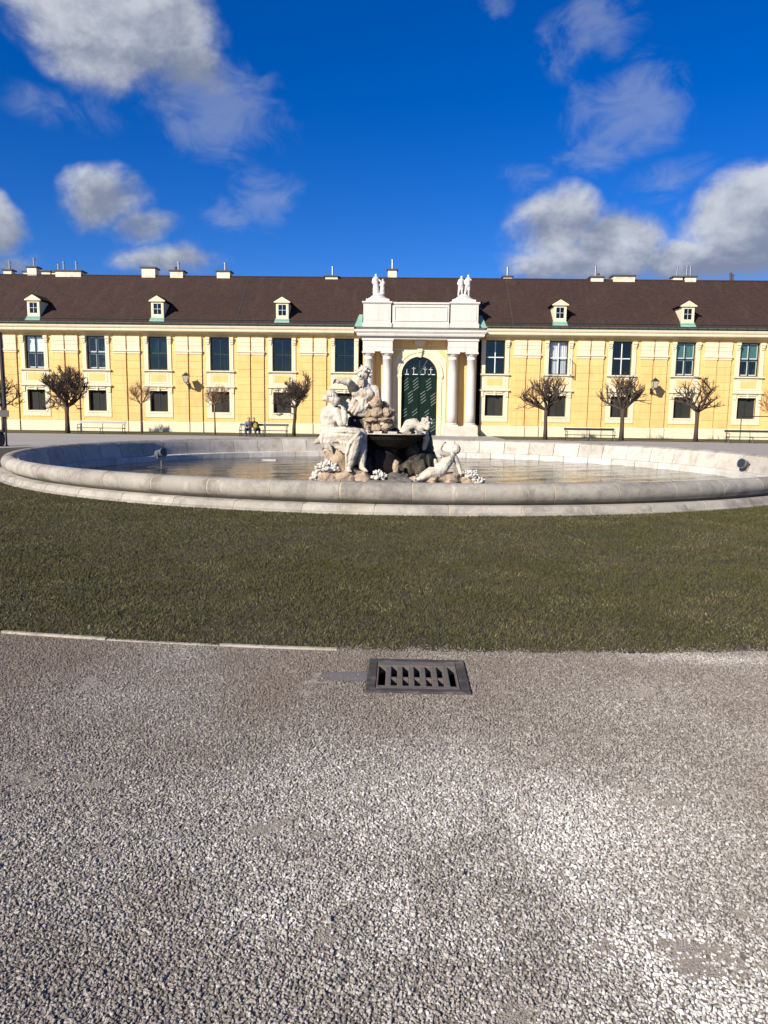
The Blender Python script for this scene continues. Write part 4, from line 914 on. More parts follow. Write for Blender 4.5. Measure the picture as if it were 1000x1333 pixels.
# seated woman, turned to the right, hand at her chin
build_f = lambda mb, nm, mt, **k: link(nm, carve(mb, nm, **k), mt, scu)
w = MB()
w.ball((-1.78, -.64, 2.30), (.145, .165, .185)); w.ball((-1.70, -.68, 2.22), (.105, .115, .125)); w.cap((-1.84, -.6, 2.02), (-1.79, -.62, 2.22), .10, .09)
w.ball((-1.615, -.685, 2.27), (.04, .028, .035)); w.ball((-1.64, -.685, 2.19), (.035, .04, .02)); w.ball((-1.645, -.69, 2.14), (.04, .04, .03))
limb(w, [(-1.86, -.60, 1.30), (-1.89, -.59, 1.56), (-1.87, -.60, 1.82), (-1.84, -.60, 1.98)], [.29, .255, .265, .16])
w.cap((-2.02, -.44, 1.94), (-1.66, -.78, 1.92), .115, .12); w.ball((-1.70, -.72, 1.76), (.13, .13, .12)); w.ball((-2.02, -.66, 1.72), (.12, .12, .28))
limb(w, [(-1.66, -.80, 1.91), (-1.55, -.90, 1.64), (-1.46, -.90, 1.66)], [.115, .10, .085]); limb(w, [(-1.46, -.90, 1.66), (-1.44, -.88, 1.86), (-1.51, -.80, 2.04)], [.085, .07, .05])
limb(w, [(-2.0, -.42, 1.92), (-1.80, -.34, 1.66), (-1.56, -.42, 1.82), (-1.48, -.54, 2.0)], [.10, .085, .07, .05])
for k in range(4): limb(w, [(-1.52+.012*k, -.82+.035*k, 2.05), (-1.58+.01*k, -.80+.035*k, 2.11-.01*k), (-1.63, -.78+.03*k, 2.09-.01*k)], [.022, .020, .016])
limb(w, [(-1.50, -.76, 2.03), (-1.55, -.72, 2.09)], [.024, .020])
limb(w, [(-1.84, -.68, 1.26), (-1.45, -.88, 1.32), (-1.12, -.94, 1.32)], [.27, .235, .18])
limb(w, [(-1.84, -.48, 1.26), (-1.40, -.54, 1.36), (-1.02, -.64, 1.33)], [.26, .22, .17])
limb(w, [(-1.12, -.94, 1.32), (-1.20, -1.0, .94), (-1.32, -1.02, .50)], [.18, .155, .10]); limb(w, [(-1.02, -.64, 1.33), (-.99, -.80, .92), (-.98, -.88, .48)], [.17, .14, .085])
limb(w, [(-1.34, -1.0, .46), (-1.29, -1.18, .40)], [.075, .055]); limb(w, [(-.98, -.90, .46), (-.88, -1.06, .40)], [.07, .05])
for k in range(5): limb(w, [(-1.29+.02*(k-2), -1.17, .40), (-1.275+.02*(k-2), -1.225, .385)], [.018, .014]); limb(w, [(-.88+.02*(k-2), -1.05, .40), (-.86+.02*(k-2), -1.10, .385)], [.017, .013])
rnd = random.Random(4)
for k in range(10):         # drapery drawn over the lap and falling between the shins
    y = -.40-.066*k; b0 = rnd.uniform(-.03, .03)
    limb(w, [(-1.86+.02*k, y, 1.42), (-1.50, y-.10, 1.53-.02*abs(k-4)), (-1.14+.010*k, y-.08, 1.46-.012*abs(k-4)), (-1.12-.02*k, y-.12, 1.10), (-1.15-.024*k+b0, y-.12, .80), (-1.16-.026*k-b0, y-.10, .54)], [.045, .042, .05, .045, .04, .03])
for k in range(6): limb(w, [(-1.66+.10*k, -.96-.015*k, 1.28+.02*k), (-1.52+.08*k, -1.05, 1.12), (-1.44+.06*k, -1.06, .86-.04*(k % 2))], [.05, .04, .028])
for k in range(6): limb(w, [(-2.04+.06*k, -.82, 1.34), (-2.06+.09*k, -.88, 1.14), (-1.98+.10*k, -.86, .98-.06*(k % 3))], [.075, .055, .032])
limb(w, [(-2.02, -.6, 1.26), (-2.18, -.62, 1.14), (-2.27, -.64, 1.10)], [.13, .08, .045])
build_f(w, 'seated_woman_figure', 'marble', voxel=.015, it=1, rough=.014, rscale=9, seed=1)
hr = MB(); hr.ball((-1.83, -.62, 2.38), (.155, .175, .135)); hr.ball((-1.93, -.59, 2.30), (.10, .13, .12)); hr.ball((-2.01, -.57, 2.28), .075)
for k in range(16): a = k*.39; hr.cap((-1.82+.14*math.cos(a), -.62+.165*math.sin(a), 2.36), (-1.87+.11*math.cos(a+.5), -.61+.13*math.sin(a+.5), 2.48), .028, .022)
build_f(hr, 'hair', 'marble', voxel=.012, it=1, rough=.010, rscale=18, seed=2)

# bearded man rising behind, arm stretched out to the left
m_ = MB()
m_.ball((-1.00, -.12, 2.94), (.15, .17, .19)); m_.ball((-1.07, -.23, 2.88), (.10, .095, .12)); m_.ball((-1.10, -.32, 2.91), (.035, .045, .04)); m_.cap((-.97, -.05, 2.62), (-1.00, -.10, 2.84), .12, .11)
limb(m_, [(-1.16, .0, 1.98), (-1.10, .0, 2.22), (-1.02, -.02, 2.44), (-.98, -.02, 2.58)], [.27, .25, .29, .20])
m_.ball((-1.17, -.20, 2.46), (.17, .11, .13)); m_.ball((-.86, -.18, 2.44), (.17, .11, .13)); m_.ball((-1.06, -.24, 2.24), (.15, .06, .14))
m_.cap((-1.30, -.05, 2.56), (-.72, .02, 2.54), .145, .15)
limb(m_, [(-1.30, -.12, 2.60), (-1.33, -.36, 2.68), (-1.40, -.48, 2.73), (-1.62, -.54, 2.76)], [.135, .12, .105, .07]); m_.ball((-1.66, -.56, 2.76), (.085, .06, .07))
for k in range(4): limb(m_, [(-1.69, -.59+.034*k, 2.80-.02*k), (-1.77, -.62+.034*k, 2.79-.02*k), (-1.78, -.62+.034*k, 2.73-.02*k)], [.025, .022, .018])
limb(m_, [(-1.65, -.60, 2.72), (-1.68, -.66, 2.67)], [.026, .020])
limb(m_, [(-.68, .0, 2.52), (-.62, -.10, 2.26), (-.72, -.24, 2.10), (-.82, -.30, 2.16)], [.14, .115, .09, .06])
for k in range(4): limb(m_, [(-.82-.012*k, -.29-.03*k, 2.17), (-.86, -.34-.03*k, 2.14), (-.88, -.34-.03*k, 2.09)], [.022, .02, .016])
for k in range(14):         # cloth round the hips
    a = -.3+k*.27; limb(m_, [(-1.14+.27*math.cos(a), -.05-.27*abs(math.sin(a)), 2.20+.05*math.sin(k*1.7)), (-1.20+.36*math.cos(a), -.10-.36*abs(math.sin(a)), 2.02), (-1.22+.38*math.cos(a+.15), -.12-.38*abs(math.sin(a)), 1.90+.03*(k % 3))], [.05, .058, .034])
for k in range(4): limb(m_, [(-1.48, -.15, 2.10-.05*k), (-1.20, -.40-.02*k, 2.06-.06*k), (-.84, -.28, 1.98-.05*k)], [.045, .055, .045])
build_f(m_, 'bearded_man_figure', 'marble', voxel=.015, it=1, rough=.012, rscale=9, seed=3)
hb = MB()
rnd = random.Random(8)
for k in range(70):
    a = rnd.uniform(0, 6.28); e_ = rnd.uniform(-.3, 1.4); d = Vector((math.cos(a)*math.cos(e_), math.sin(a)*math.cos(e_), math.sin(e_)))
    if d.y < -.45 and d.z < .45: continue
    p = Vector((-1.0, -.09, 2.97))+d*.17; hb.cap(p, p+d*.03+Vector((rnd.uniform(-.08, .08), rnd.uniform(-.06, .06), rnd.uniform(-.08, .06))), .036, .018)
for k in range(16): x = -1.07+rnd.uniform(-.08, .08); hb.cap((x, -.25, 2.82), (x+rnd.uniform(-.02, .05), -.29, 2.58+rnd.uniform(0, .1)), .034, .016)
build_f(hb, 'hair_and_beard', 'marble', voxel=.012, it=1, rough=.010, rscale=20, seed=4)

# heap of rounded ochre stones above the bowl
st_ = [(-.62, -.30, 2.18, .16, .15, .17), (-.86, -.25, 1.90, .15, .18, .15), (-.62, -.32, 1.94, .20, .2, .15), (-.36, -.28, 1.92, .15, .18, .14), (-.74, -.30, 1.72, .26, .24, .085), (-.40, -.30, 1.74, .22, .22, .08), (-.88, -.3, 1.56, .12, .15, .18), (-.62, -.36, 1.50, .14, .16, .15), (-.36, -.34, 1.52, .18, .16, .13), (-.22, -.2, 1.70, .14, .18, .2), (-.42, -.1, 2.12, .13, .12, .12), (-.26, -.15, 1.95, .12, .14, .12)]
for i, (x, y, z, a, b_, c_) in enumerate(st_): rock('heap_stone', scu, (x, y, z), (a, b_, c_), 'ochre_rock', 30+i, .24, i)

# shell bowl with crenellated lip
bw = MB(); n = 40; prof = [(.10, -.46), (.50, -.36), (.82, -.17), (1.0, .0), (.93, .02), (.8, -.06), (.4, -.15), (.1, -.18)]
vs = []
for k in range(n):
    a = 2*math.pi*k/n; cr = .045 if (k//2) % 2 else 0
    for j, (r, z) in enumerate(prof): vs.append((-.18+r*.96*math.cos(a), -.18+r*.66*math.sin(a), 1.38+z+(cr if j in (3, 4) else 0)))
fs = [(k*8+j, ((k+1) % n)*8+j, ((k+1) % n)*8+(j+1) % 8, k*8+(j+1) % 8) for k in range(n) for j in range(8)]
bw.add(vs, fs); build(bw, 'shell_bowl', 'wet_rock', scu)  # wet stone colour, blackened to carry the bowl's shade too
lp = MB(); n = 60; vs = []
for k in range(n):
    a = 2*math.pi*k/n
    for r, z in ((.90, 1.352), (.985, 1.35), (.99, 1.375), (.90, 1.378)): vs.append((-.18+r*math.cos(a), -.18+r*.69*math.sin(a), z))
lp.add(vs, [(k*4+j, ((k+1) % n)*4+j, ((k+1) % n)*4+(j+1) % 4, k*4+(j+1) % 4) for k in range(n) for j in range(4)])
rnd = random.Random(5)
for k in range(0, n, 4):
    a0, a1 = 2*math.pi*(k-.2)/n, 2*math.pi*(k+2.0+rnd.uniform(-.3, .3))/n; zt = 1.45+rnd.uniform(-.018, .018)
    P = [(-.18+r*math.cos(a), -.18+r*.69*math.sin(a)) for r in (.895, .98) for a in (a0, a1)]
    lp.add([(*P[0], 1.37), (*P[1], 1.37), (*P[3], 1.36), (*P[2], 1.36), (*P[0], zt), (*P[1], zt), (*P[3], zt-.01), (*P[2], zt-.01)], [(0, 1, 2, 3), (4, 5, 6, 7), (0, 1, 5, 4), (1, 2, 6, 5), (2, 3, 7, 6), (3, 0, 4, 7)])
build(lp, 'bowl_lip', 'marble', scu)

# figure bending over the bowl from the right, head down
f_ = MB()
limb(f_, [(.26, -.05, 1.60), (.40, -.10, 1.63), (.54, -.16, 1.56)], [.155, .165, .11]); f_.ball((.24, -.02, 1.57), (.15, .17, .16)); f_.cap((.62, -.2, 1.58), (.72, -.24, 1.56), .08, .08)
f_.ball((.72, -.27, 1.62), (.145, .15, .16)); f_.ball((.76, -.37, 1.55), (.08, .07, .09)); limb(f_, [(.58, -.18, 1.52), (.76, -.02, 1.24), (.68, .06, .86), (.40, .02, .60)], [.105, .09, .075, .05])
limb(f_, [(.22, 0, 1.52), (.10, -.12, 1.36)], [.16, .12])
build_f(f_, 'bending_figure', 'marble', voxel=.017, it=3, rough=.012, rscale=9, seed=6)
hc = MB()
for k in range(40):
    d = Vector((rnd.gauss(0, 1), rnd.gauss(0, 1), rnd.gauss(.3, 1))).normalized(); hc.ball(Vector((.74, -.25, 1.66))+Vector((d.x*.15, d.y*.15, d.z*.15)), .045, 7, 5)
build_f(hc, 'curly_hair', 'marble', voxel=.014, it=1, rough=.012, rscale=18, seed=7)

# child reclining on the right hand rocks, one arm raised
p_ = MB()
p_.ball((1.53, -.72, .98), (.125, .135, .14)); p_.ball((1.47, -.78, .95), (.07, .07, .08)); p_.cap((1.43, -.70, .82), (1.49, -.71, .90), .065)
limb(p_, [(1.08, -.72, .36), (1.20, -.72, .52), (1.32, -.71, .70), (1.40, -.70, .80)], [.18, .17, .165, .11]); p_.ball((1.22, -.83, .50), (.13, .09, .12))
p_.cap((1.30, -.76, .82), (1.50, -.64, .74), .09, .09)
limb(p_, [(1.28, -.78, .84), (1.13, -.84, .88), (1.08, -.86, .97), (1.15, -.84, 1.12)], [.085, .07, .06, .042]); p_.ball((1.18, -.83, 1.15), .045)
for k in range(4): p_.cap((1.19+.01*k, -.85+.02*k, 1.16), (1.24+.005*k, -.86+.025*k, 1.19-.015*k), .015, .012)
p_.cap((1.17, -.86, 1.13), (1.21, -.89, 1.10), .016, .013)
limb(p_, [(1.50, -.66, .76), (1.60, -.64, .56), (1.66, -.70, .36)], [.085, .068, .05]); p_.ball((1.68, -.74, .33), (.05, .06, .035))
limb(p_, [(1.05, -.78, .34), (.82, -.90, .33), (.62, -.94, .22), (.50, -.98, .17)], [.155, .12, .08, .055]); limb(p_, [(.50, -.98, .17), (.42, -1.04, .20)], [.045, .03])
limb(p_, [(1.08, -.66, .34), (.86, -.62, .38), (.66, -.66, .28), (.55, -.70, .22)], [.15, .12, .08, .055]); limb(p_, [(.55, -.7, .22), (.50, -.76, .27)], [.04, .03])
limb(p_, [(.98, -.74, .68), (1.02, -.70, .50), (1.10, -.68, .40)], [.05, .06, .06])
build_f(p_, 'child_figure', 'marble', voxel=.014, it=2, rough=.008, rscale=10, seed=8)
rnd = random.Random(12)
for nm, c, sp_r, n, s in (('carved_shells', (-1.92, -.92, .36), (.32, .20, .26), 150, .062), ('carved_shells', (-2.18, -.88, .12), (.18, .16, .26), 90, .055), ('carved_shells', (-.52, -1.0, .16), (.22, .16, .26), 90, .055), ('carved_reeds', (1.92, -.62, .20), (.28, .2, .24), 120, .052), ('carved_reeds', (2.16, -.66, .06), (.20, .16, .18), 70, .05)):
    build(leaves(rnd, c, sp_r, n, s), nm, 'marble_pale', scu, smooth=True)

# ------------------------------------------------------------------ statues on the portico
def standing(mb, x, h, lean=0.0, skirt=False, arm=(0, 0, 0), face=1):
    k = h/1.8; z0 = .55
    def P(a, b, c): return (x+(a+lean*c)*k, b*k, z0+c*k)
    for s in (-1, 1):
        limb(mb, [P(.10*s, 0, .92), P(.13*s, -.08*s, .50), P(.13*s+.05*s, .03*s, .06)], [.105*k*1.55, .075*k*1.55, .05*k*1.55]); limb(mb, [P(.17*s, .02*s, .05), P(.19*s, -.12, .03)], [.05*k*1.55, .035*k*1.55])
    limb(mb, [P(0, 0, .92), P(0, -.01, 1.15), P(0, 0, 1.38), P(0, 0, 1.46)], [.155*k*1.55, .14*k*1.55, .17*k*1.55, .10*k*1.55])
    mb.cap(P(-.19, 0, 1.42), P(.19, 0, 1.42), .10*k); mb.cap(P(0, 0, 1.45), P(.01, -.02, 1.60), .07*k); mb.ball(P(.02*face, -.02, 1.70), (.105*k, .115*k, .135*k)); mb.ball(P(.02*face, .02, 1.74), (.12*k, .13*k, .11*k))
    limb(mb, [P(-.21, 0, 1.40), P(-.30, -.04, 1.12), P(-.22, -.18, .95)], [.06*k*1.55, .05*k*1.55, .035*k*1.55])
    limb(mb, [P(.21, 0, 1.40), P(.30+arm[0], -.06, 1.16+arm[1]), P(.34+arm[0]*2, -.20, 1.06+arm[2])], [.06*k*1.55, .05*k*1.55, .035*k*1.55])
    if skirt:
        for i in range(9):
            a = -math.pi*.1-i*math.pi*.8/8*1.0; limb(mb, [P(.12*math.cos(a), .12*math.sin(a), 1.02), P(.20*math.cos(a), .17*math.sin(a), .55), P(.23*math.cos(a)+.02*(i % 2), .20*math.sin(a), .10)], [.07*k*1.55, .06*k*1.55, .05*k*1.55])
def mound(mb, w):
    mb.taper(-w, w, -.55, .55, 0, .22, .015); rows = [(w*.80, .22, .38), (w*.58, .36, .52), (w*.42, .48, .62)]
    for a, z0, z1 in rows: mb.ball((0, 0, z0), (a*1.12, .45, (z1-z0)*1.4), 14, 8)
def roof_statue(x, figs, label):
    e = tag(empty('statue_group', (x, WY+.1, 9.862)), label, 'statue', 'stone figure groups on the portico')
    b = MB(); mound(b, .89); link('statue_base', carve(b, 'statue_base', .025, 2, .012, 6, 3), 'statue_white', e)
    for i, kw in enumerate(figs):
        f = MB(); standing(f, **kw); link('standing_figure', carve(f, 'standing_figure', .018, 1, .010, 9, i+5), 'statue_white', e)
roof_statue(-3.22, [dict(x=-.14, h=1.50, lean=-.03, skirt=True, arm=(.08, .05, .1), face=1), dict(x=.30, h=1.16, lean=.06, skirt=True, arm=(-.1, .1, .2), face=-1)], 'white stone pair, a tall draped figure beside a smaller one, on the portico pedestal')
roof_statue(3.20, [dict(x=-.27, h=1.42, lean=.05, skirt=False, arm=(.1, .1, .25), face=1), dict(x=.22, h=1.50, lean=.08, skirt=False, arm=(-.05, .2, .3), face=-1)], 'white stone pair of equally tall striding figures on the portico pedestal')

# ------------------------------------------------------------------ wall lanterns
def lantern(x, label):
    e = tag(empty('wall_lantern', (x, WY-.115, 3.66)), label, 'lantern', 'lanterns on the yellow wall')
    a = MB(); a.tube([(0, 0, -.02), (0, -.30, -.10), (0, -.62, -.04), (0, -.80, .08)], [.05, .045, .04, .045], 8).tube([(0, 0, -.22), (0, -.28, -.20), (0, -.50, -.06)], [.035, .03, .03], 8).box(-.09, .09, -.03, 0, -.36, .10)
    build(a, 'bracket', 'iron', e)
    g = MB().add([(-.11, -.91, .10), (.11, -.91, .10), (.11, -.69, .10), (-.11, -.69, .10), (-.22, -1.02, .58), (.22, -1.02, .58), (.22, -.58, .58), (-.22, -.58, .58)], [(0, 1, 2, 3), (4, 5, 6, 7), (0, 1, 5, 4), (1, 2, 6, 5), (2, 3, 7, 6), (3, 0, 4, 7)])
    build(g, 'lantern_glass', 'lampglass', e)
    f = MB()
    for sx, sy in ((-1, -1), (1, -1), (1, 1), (-1, 1)): f.tube([(sx*.112, -.80+sy*.112, .09), (sx*.225, -.80+sy*.225, .59)], [.016, .016], 5)
    f.taper(-.26, .26, -1.06, -.54, .59, .74, .16).taper(-.11, .11, -.91, -.69, .7405, .80, .05).tube([(0, -.8, .79), (0, -.8, .95)], [.03, .008], 6).box(-.12, .12, -.92, -.68, .06, .095)
    build(f, 'lantern_frame', 'iron', e)
lantern(-17.55, 'black iron wall lantern on the yellow wall next to a thin young tree')
lantern(17.45, 'black iron wall lantern on the yellow wall between two bare pollard trees')

# ------------------------------------------------------------------ bare trees
def grow(seed, H, R, top, n_limb, dens, thin=1.0, lean=0.0, flat=.9):
    rnd = random.Random(seed); tr = MB(); br = MB()
    pts = [(0, 0, -.05), (lean*.2, 0, H*.35), (lean*.5+rnd.uniform(-.03, .03), 0, H*.7), (lean, 0, H)]
    tr.tube(pts, [.17*thin, .135*thin, .12*thin, .15*thin], 10)
    base = Vector(pts[-1]); nodes = []
    def twigs(p, d, n, L):
        for _ in range(n):
            q = (d+Vector((rnd.gauss(0, .65), rnd.gauss(0, .65), rnd.gauss(.25, .55)))).normalized(); l = L*rnd.uniform(.45, 1.15)
            a = p+q*l*.5+Vector((0, 0, rnd.uniform(-.03, .05))); b = a+(q+Vector((rnd.gauss(0, .4), rnd.gauss(0, .4), .35+rnd.gauss(0, .2)))).normalized()*l*.5
            br.tube([p, a, b], [.018*thin, .013*thin, .007*thin], 4, False)
            if rnd.random() < .5*dens:
                q2 = (q+Vector((rnd.gauss(0, .7), rnd.gauss(0, .7), rnd.gauss(.3, .5)))).normalized(); br.tube([a, a+q2*l*.45], [.010*thin, .006*thin], 4, False)
    def branch(p, d, L, r, depth):
        seg = 3; cur = Vector(p); dd = d.normalized()
        for s in range(seg):
            dd = (dd+Vector((rnd.gauss(0, .20), rnd.gauss(0, .20), rnd.gauss(.10, .14)))).normalized()
            nx = cur+dd*L/seg; hv = Vector((nx.x-base.x, nx.y-base.y, (nx.z-H)*1.0))
            if Vector((hv.x/R, hv.y/R, hv.z/(top-H))).length > 1.02: break
            br.tube([cur, nx], [r*(1-.22*s), r*(1-.22*(s+1))], 6, False); cur = nx
            if depth > 0:
                for _ in range(1 if rnd.random() < .55 else 2):
                    ax = Vector((rnd.gauss(0, 1), rnd.gauss(0, 1), rnd.gauss(.25, .6))).normalized()
                    branch(cur, dd*.75+ax*.75, L*.62, r*.60, depth-1)
            if depth < 2: twigs(cur, dd, (1 if rnd.random() < 2.2*dens*(.7 if depth else 1) else 0)+int(1.6*dens), .42)
        br.ball(cur, r*.75, 6, 4)
        twigs(cur, dd, max(1, int(4.5*dens)), .45)
    for i in range(n_limb):
        a = 2*math.pi*(i+rnd.uniform(-.3, .3))/n_limb; e_ = rnd.uniform(.18, .75) if i % 3 else rnd.uniform(.8, 1.3)
        d = Vector((math.cos(a)*math.cos(e_), math.sin(a)*math.cos(e_), math.sin(e_)*flat)); branch(base-Vector((0, 0, .08)), d, R*.95, .088*thin, 2)
    return tr, br
def tree(name, x, y, seed, label, grp, mt='twig', **kw):
    e = tag(empty(name, (x, y, .01)), label, 'tree', grp); e.scale = (.95, .95, .95); tr, br = grow(seed, **kw)
    build(tr, 'trunk', 'bark' if mt == 'twig' else 'twig_pale', e, smooth=True); build(br, 'crown', mt, e, smooth=True)
PG = 'pollarded trees along the facade'
tree('pollard_tree', -24.23, 50.6, 11, 'dense bare pollard tree with wide fan crown behind the pale bench', PG, H=1.95, R=1.95, top=4.55, n_limb=9, dens=.9, thin=1.15)
tree('pollard_tree', -8.65, 50.6, 23, 'bare pollard tree with compact round crown beside the bench where people sit', PG, H=2.1, R=1.40, top=4.55, n_limb=8, dens=.95, thin=.9, lean=.12)
tree('pollard_tree', 8.44, 50.6, 31, 'bare pollard tree with wide crown, the one next to the portico', PG, H=2.15, R=2.0, top=4.40, n_limb=9, dens=.55)
tree('pollard_tree', 13.57, 50.6, 47, 'bare pollard tree with ragged crown at the end of a dark bench', PG, H=2.25, R=1.75, top=4.45, n_limb=8, dens=.42, thin=1.1)
tree('pollard_tree', 18.55, 50.6, 58, 'sparse bare pollard tree with few crooked limbs to the right of a lantern', PG, H=2.15, R=1.85, top=4.45, n_limb=6, dens=.36, thin=1.05)
tree('pollard_tree', -28.69, 50.6, 63, 'bare tree with loose crown behind the tall dark pole', PG, H=1.9, R=1.3, top=4.4, n_limb=7, dens=.5, thin=.85)
YG = 'young trees along the facade'
tree('young_tree', -19.12, 50.6, 71, 'thin young leafless tree standing beside a pale bench', YG, mt='twig_pale', H=2.2, R=.85, top=4.3, n_limb=5, dens=.45, thin=.42)
tree('young_tree', -14.05, 50.6, 82, 'thin young leafless tree in front of a window near a wall lantern', YG, mt='twig_pale', H=2.25, R=.8, top=4.3, n_limb=5, dens=.45, thin=.42)
tree('young_tree', 23.81, 50.6, 94, 'thin leafless tree behind a dark metal rail', YG, mt='twig_pale', H=1.9, R=1.2, top=4.0, n_limb=6, dens=.5, thin=.5)

# ------------------------------------------------------------------ benches
def bench(x, y, label, slat):
    e = tag(empty('park_bench', (x, y, 0)), label, 'bench', 'park benches along the path'); L = 1.62
    for i in range(4): build(MB().box(-L, L, -.24+i*.105, -.24+i*.105+.088, .40-.006*i, .435-.006*i), 'seat_slat', slat, e)
    for i, (z0, z1) in enumerate(((.70, .84), (.52, .58))):
        if i == 0: build(MB().add([(-L, .25, z0), (L, .25, z0), (L, .29, z1), (-L, .29, z1), (-L, .28, z0), (L, .28, z0), (L, .32, z1), (-L, .32, z1)], [(0, 1, 2, 3), (4, 5, 6, 7), (0, 1, 5, 4), (1, 2, 6, 5), (2, 3, 7, 6), (3, 0, 4, 7)]), 'back_slat', slat, e)
    for xx, end in ((-L+.10, 1), (0, 0), (L-.10, 1)):
        m = MB(); m.tube([(xx, -.26, 0), (xx, -.20, .20), (xx, -.24, .39)], [.026, .022, .024], 6).tube([(xx, .30, 0), (xx, .20, .22), (xx, .19, .40), (xx, .27, .70), (xx, .33, .86)], [.026, .022, .024, .022, .02], 6).tube([(xx, -.26, .385), (xx, .20, .375)], [.022, .022], 6)
        build(m, 'leg', 'iron', e)
        if end:
            r = MB().tube([(xx, .24, .62), (xx, -.05, .64), (xx, -.24, .62), (xx, -.29, .56), (xx, -.22, .50), (xx, -.24, .40)], [.02, .024, .022, .02, .018, .018], 6); build(r, 'armrest', 'iron', e)
bench(-21.6, 49.9, 'empty grey park bench beside the dense fan shaped pollard tree', 'bench_pale')
bench(-10.35, 48.6, 'dark park bench on which two people sit', 'bench_slat')
bench(10.85, 48.2, 'empty dark park bench between two pollard trees', 'bench_slat')
bench(21.15, 48.2, 'empty dark park bench in front of the thin metal rail', 'bench_slat')

# ------------------------------------------------------------------ two people on the bench
def person(x, y, top, bottom, label, lean, rz, bag=False):
    e = tag(empty('person', (x, y, 0), rz), label, 'person', 'people sitting on the bench'); b = MB()
    H = Vector((lean, -.20, 1.12))
    b.ball(H, (.078, .095, .115)); b.ball(H+Vector((0, -.05, -.04)), (.058, .05, .065)); b.ball(H+Vector((0, -.105, -.01)), (.014, .02, .022)); b.cap((lean*.85, -.10, .95), H+Vector((0, .01, -.06)), .052, .05)
    for s in (-1, 1): b.ball(H+Vector((s*.078, .0, 0)), (.012, .02, .028))
    limb(b, [(0, .10, .50), (lean*.5, .06, .70), (lean*.85, -.05, .92)], [.13, .125, .12])
    for s in (-1, 1):
        sh = (lean*.85+s*.17, -.05, .90); el_ = (lean*.7+s*.22, -.20, .66); ha = (s*.06, -.40, .60)
        limb(b, [sh, el_, ha], [.055, .045, .034]); b.ball((s*.045, -.45, .59), (.042, .045, .025))
        for k in range(4): limb(b, [(s*.045+(k-1.5)*.020, -.48, .59), (s*.045+(k-1.5)*.021, -.525+.006*abs(k-1), .58), (s*.045+(k-1.5)*.021, -.54+.006*abs(k-1), .56)], [.0095, .009, .008])
        limb(b, [(s*.02, -.44, .60), (s*.0, -.475, .605)], [.011, .009])
        limb(b, [(s*.10, .08, .50), (s*.13, -.34, .49), (s*.12, -.33, .10)], [.085, .07, .045]); limb(b, [(s*.12, -.33, .06), (s*.125, -.48, .045)], [.045, .04])
    link('body', carve(b, 'body', .0125, 2), 'skin', e)
    t = MB(); limb(t, [(0, .10, .50), (lean*.5, .06, .70), (lean*.85, -.05, .90)], [.165, .165, .15]); t.cap((lean*.85-.16, -.05, .90), (lean*.85+.16, -.05, .90), .085); t.ball((lean*.9, -.02, .97), (.11, .10, .06))
    for s in (-1, 1): limb(t, [(lean*.85+s*.17, -.05, .90), (lean*.7+s*.22, -.20, .66), (s*.075, -.37, .605)], [.085, .072, .056])
    link('jacket', carve(t, 'jacket', .02, 3, .012, 9, 2), top, e)
    q = MB(); q.ball((0, .10, .48), (.19, .17, .10))
    for s in (-1, 1): limb(q, [(s*.10, .08, .50), (s*.13, -.34, .495), (s*.12, -.33, .12)], [.11, .092, .068])
    link('trousers', carve(q, 'trousers', .02, 3, .008, 9, 3), bottom, e)
    for s in (-1, 1):
        f = MB(); limb(f, [(s*.12, -.31, .055), (s*.125, -.50, .045)], [.056, .048]); link('shoe', carve(f, 'shoe', .014, 2), 'shoe', e)
    h = MB(); h.ball(H+Vector((0, .03, .045)), (.094, .10, .095)); h.ball(H+Vector((0, .055, -.02)), (.085, .06, .09)); link('hair', carve(h, 'hair', .014, 2, .008, 20, 4), 'hair', e)
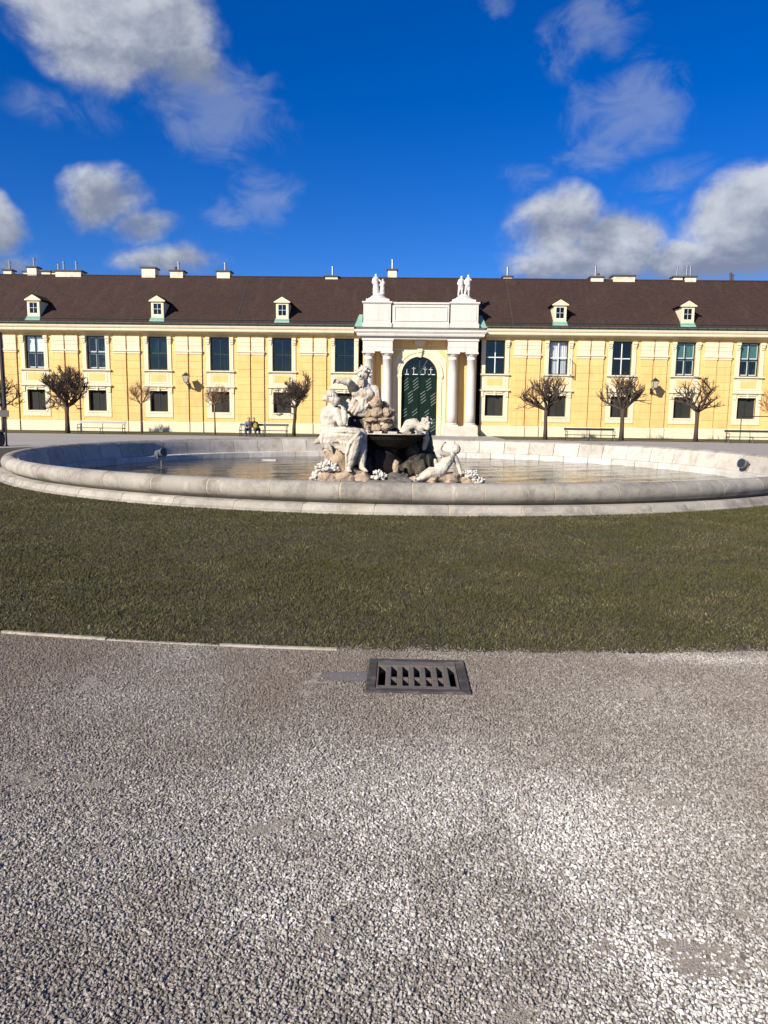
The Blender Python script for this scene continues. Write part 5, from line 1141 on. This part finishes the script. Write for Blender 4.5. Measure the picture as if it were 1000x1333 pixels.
person(-11.38, 48.66, 'grey_jacket', 'jeans', 'person in grey jacket and dark trousers leaning forward at the bench end', .06, rad(8))
person(-10.82, 48.66, 'dark_jacket', 'jeans', 'person in black jacket bent over an olive yellow bag on the bench', -.20, rad(20))
bg_ = MB(); bg_.ball((0, 0, .17), (.17, .13, .19)); bg_.ball((.02, -.10, .12), (.12, .06, .09)); limb(bg_, [(-.05, 0, .34), (0, 0, .40), (.05, 0, .34)], [.018, .018, .018])
bo = link('shoulder_bag', carve(bg_, 'shoulder_bag', .018, 3, .012, 8, 4), 'bag', None, (-10.78, 48.16, .53)); tag(bo, 'olive yellow bag held on the lap of the person in black', 'bag')

# ------------------------------------------------------------------ pole, bin and rail at the edges
po = tag(empty('sign_pole', (-18.32, 31.6, 0)), 'tall dark metal pole with a small grey plate at the lawn edge', 'pole')
build(MB().tube([(0, 0, 0), (0, 0, 1.7)], [.036, .036], 10).lathe([(.09, 0), (.09, .03), (.045, .06)], 12), 'lower_tube', 'pole', po)
build(MB().tube([(0, 0, 1.66), (-.02, 0, 3.2), (-.03, 0, 4.80)], [.085, .080, .070], 10).tube([(-.03, 0, 4.78), (-.30, 0, 4.92)], [.05, .04], 8), 'upper_tube', 'pole', po)
build(MB().box(-.46, .22, -.105, -.085, 1.26, 1.54), 'plate', 'plate', po)
lb = tag(empty('litter_bin', (-18.62, 31.5, 0)), 'black rounded litter bin standing beside the tall pole', 'bin')
build(MB().lathe([(.17, .0), (.24, .10), (.27, .30), (.26, .50), (.20, .60), (.10, .64)], 18), 'bin_body', 'iron', lb, smooth=True); build(MB().lathe([(.215, .592), (.235, .60), (.235, .63), (.215, .636)], 18), 'rim_ring', 'pole', lb)
ra_ = tag(empty('metal_rail', (21.95, 51.6, 0)), 'thin dark metal rail on posts behind an empty bench', 'rail')
build(MB().tube([(-.05, 0, 1.74), (4.2, 0, 1.74)], [.035, .035], 6), 'top_rail', 'iron', ra_)
for x in (0, 2.05, 4.1): build(MB().tube([(x, 0, 0), (x, 0, 1.71)], [.03, .03], 6), 'post', 'iron', ra_)
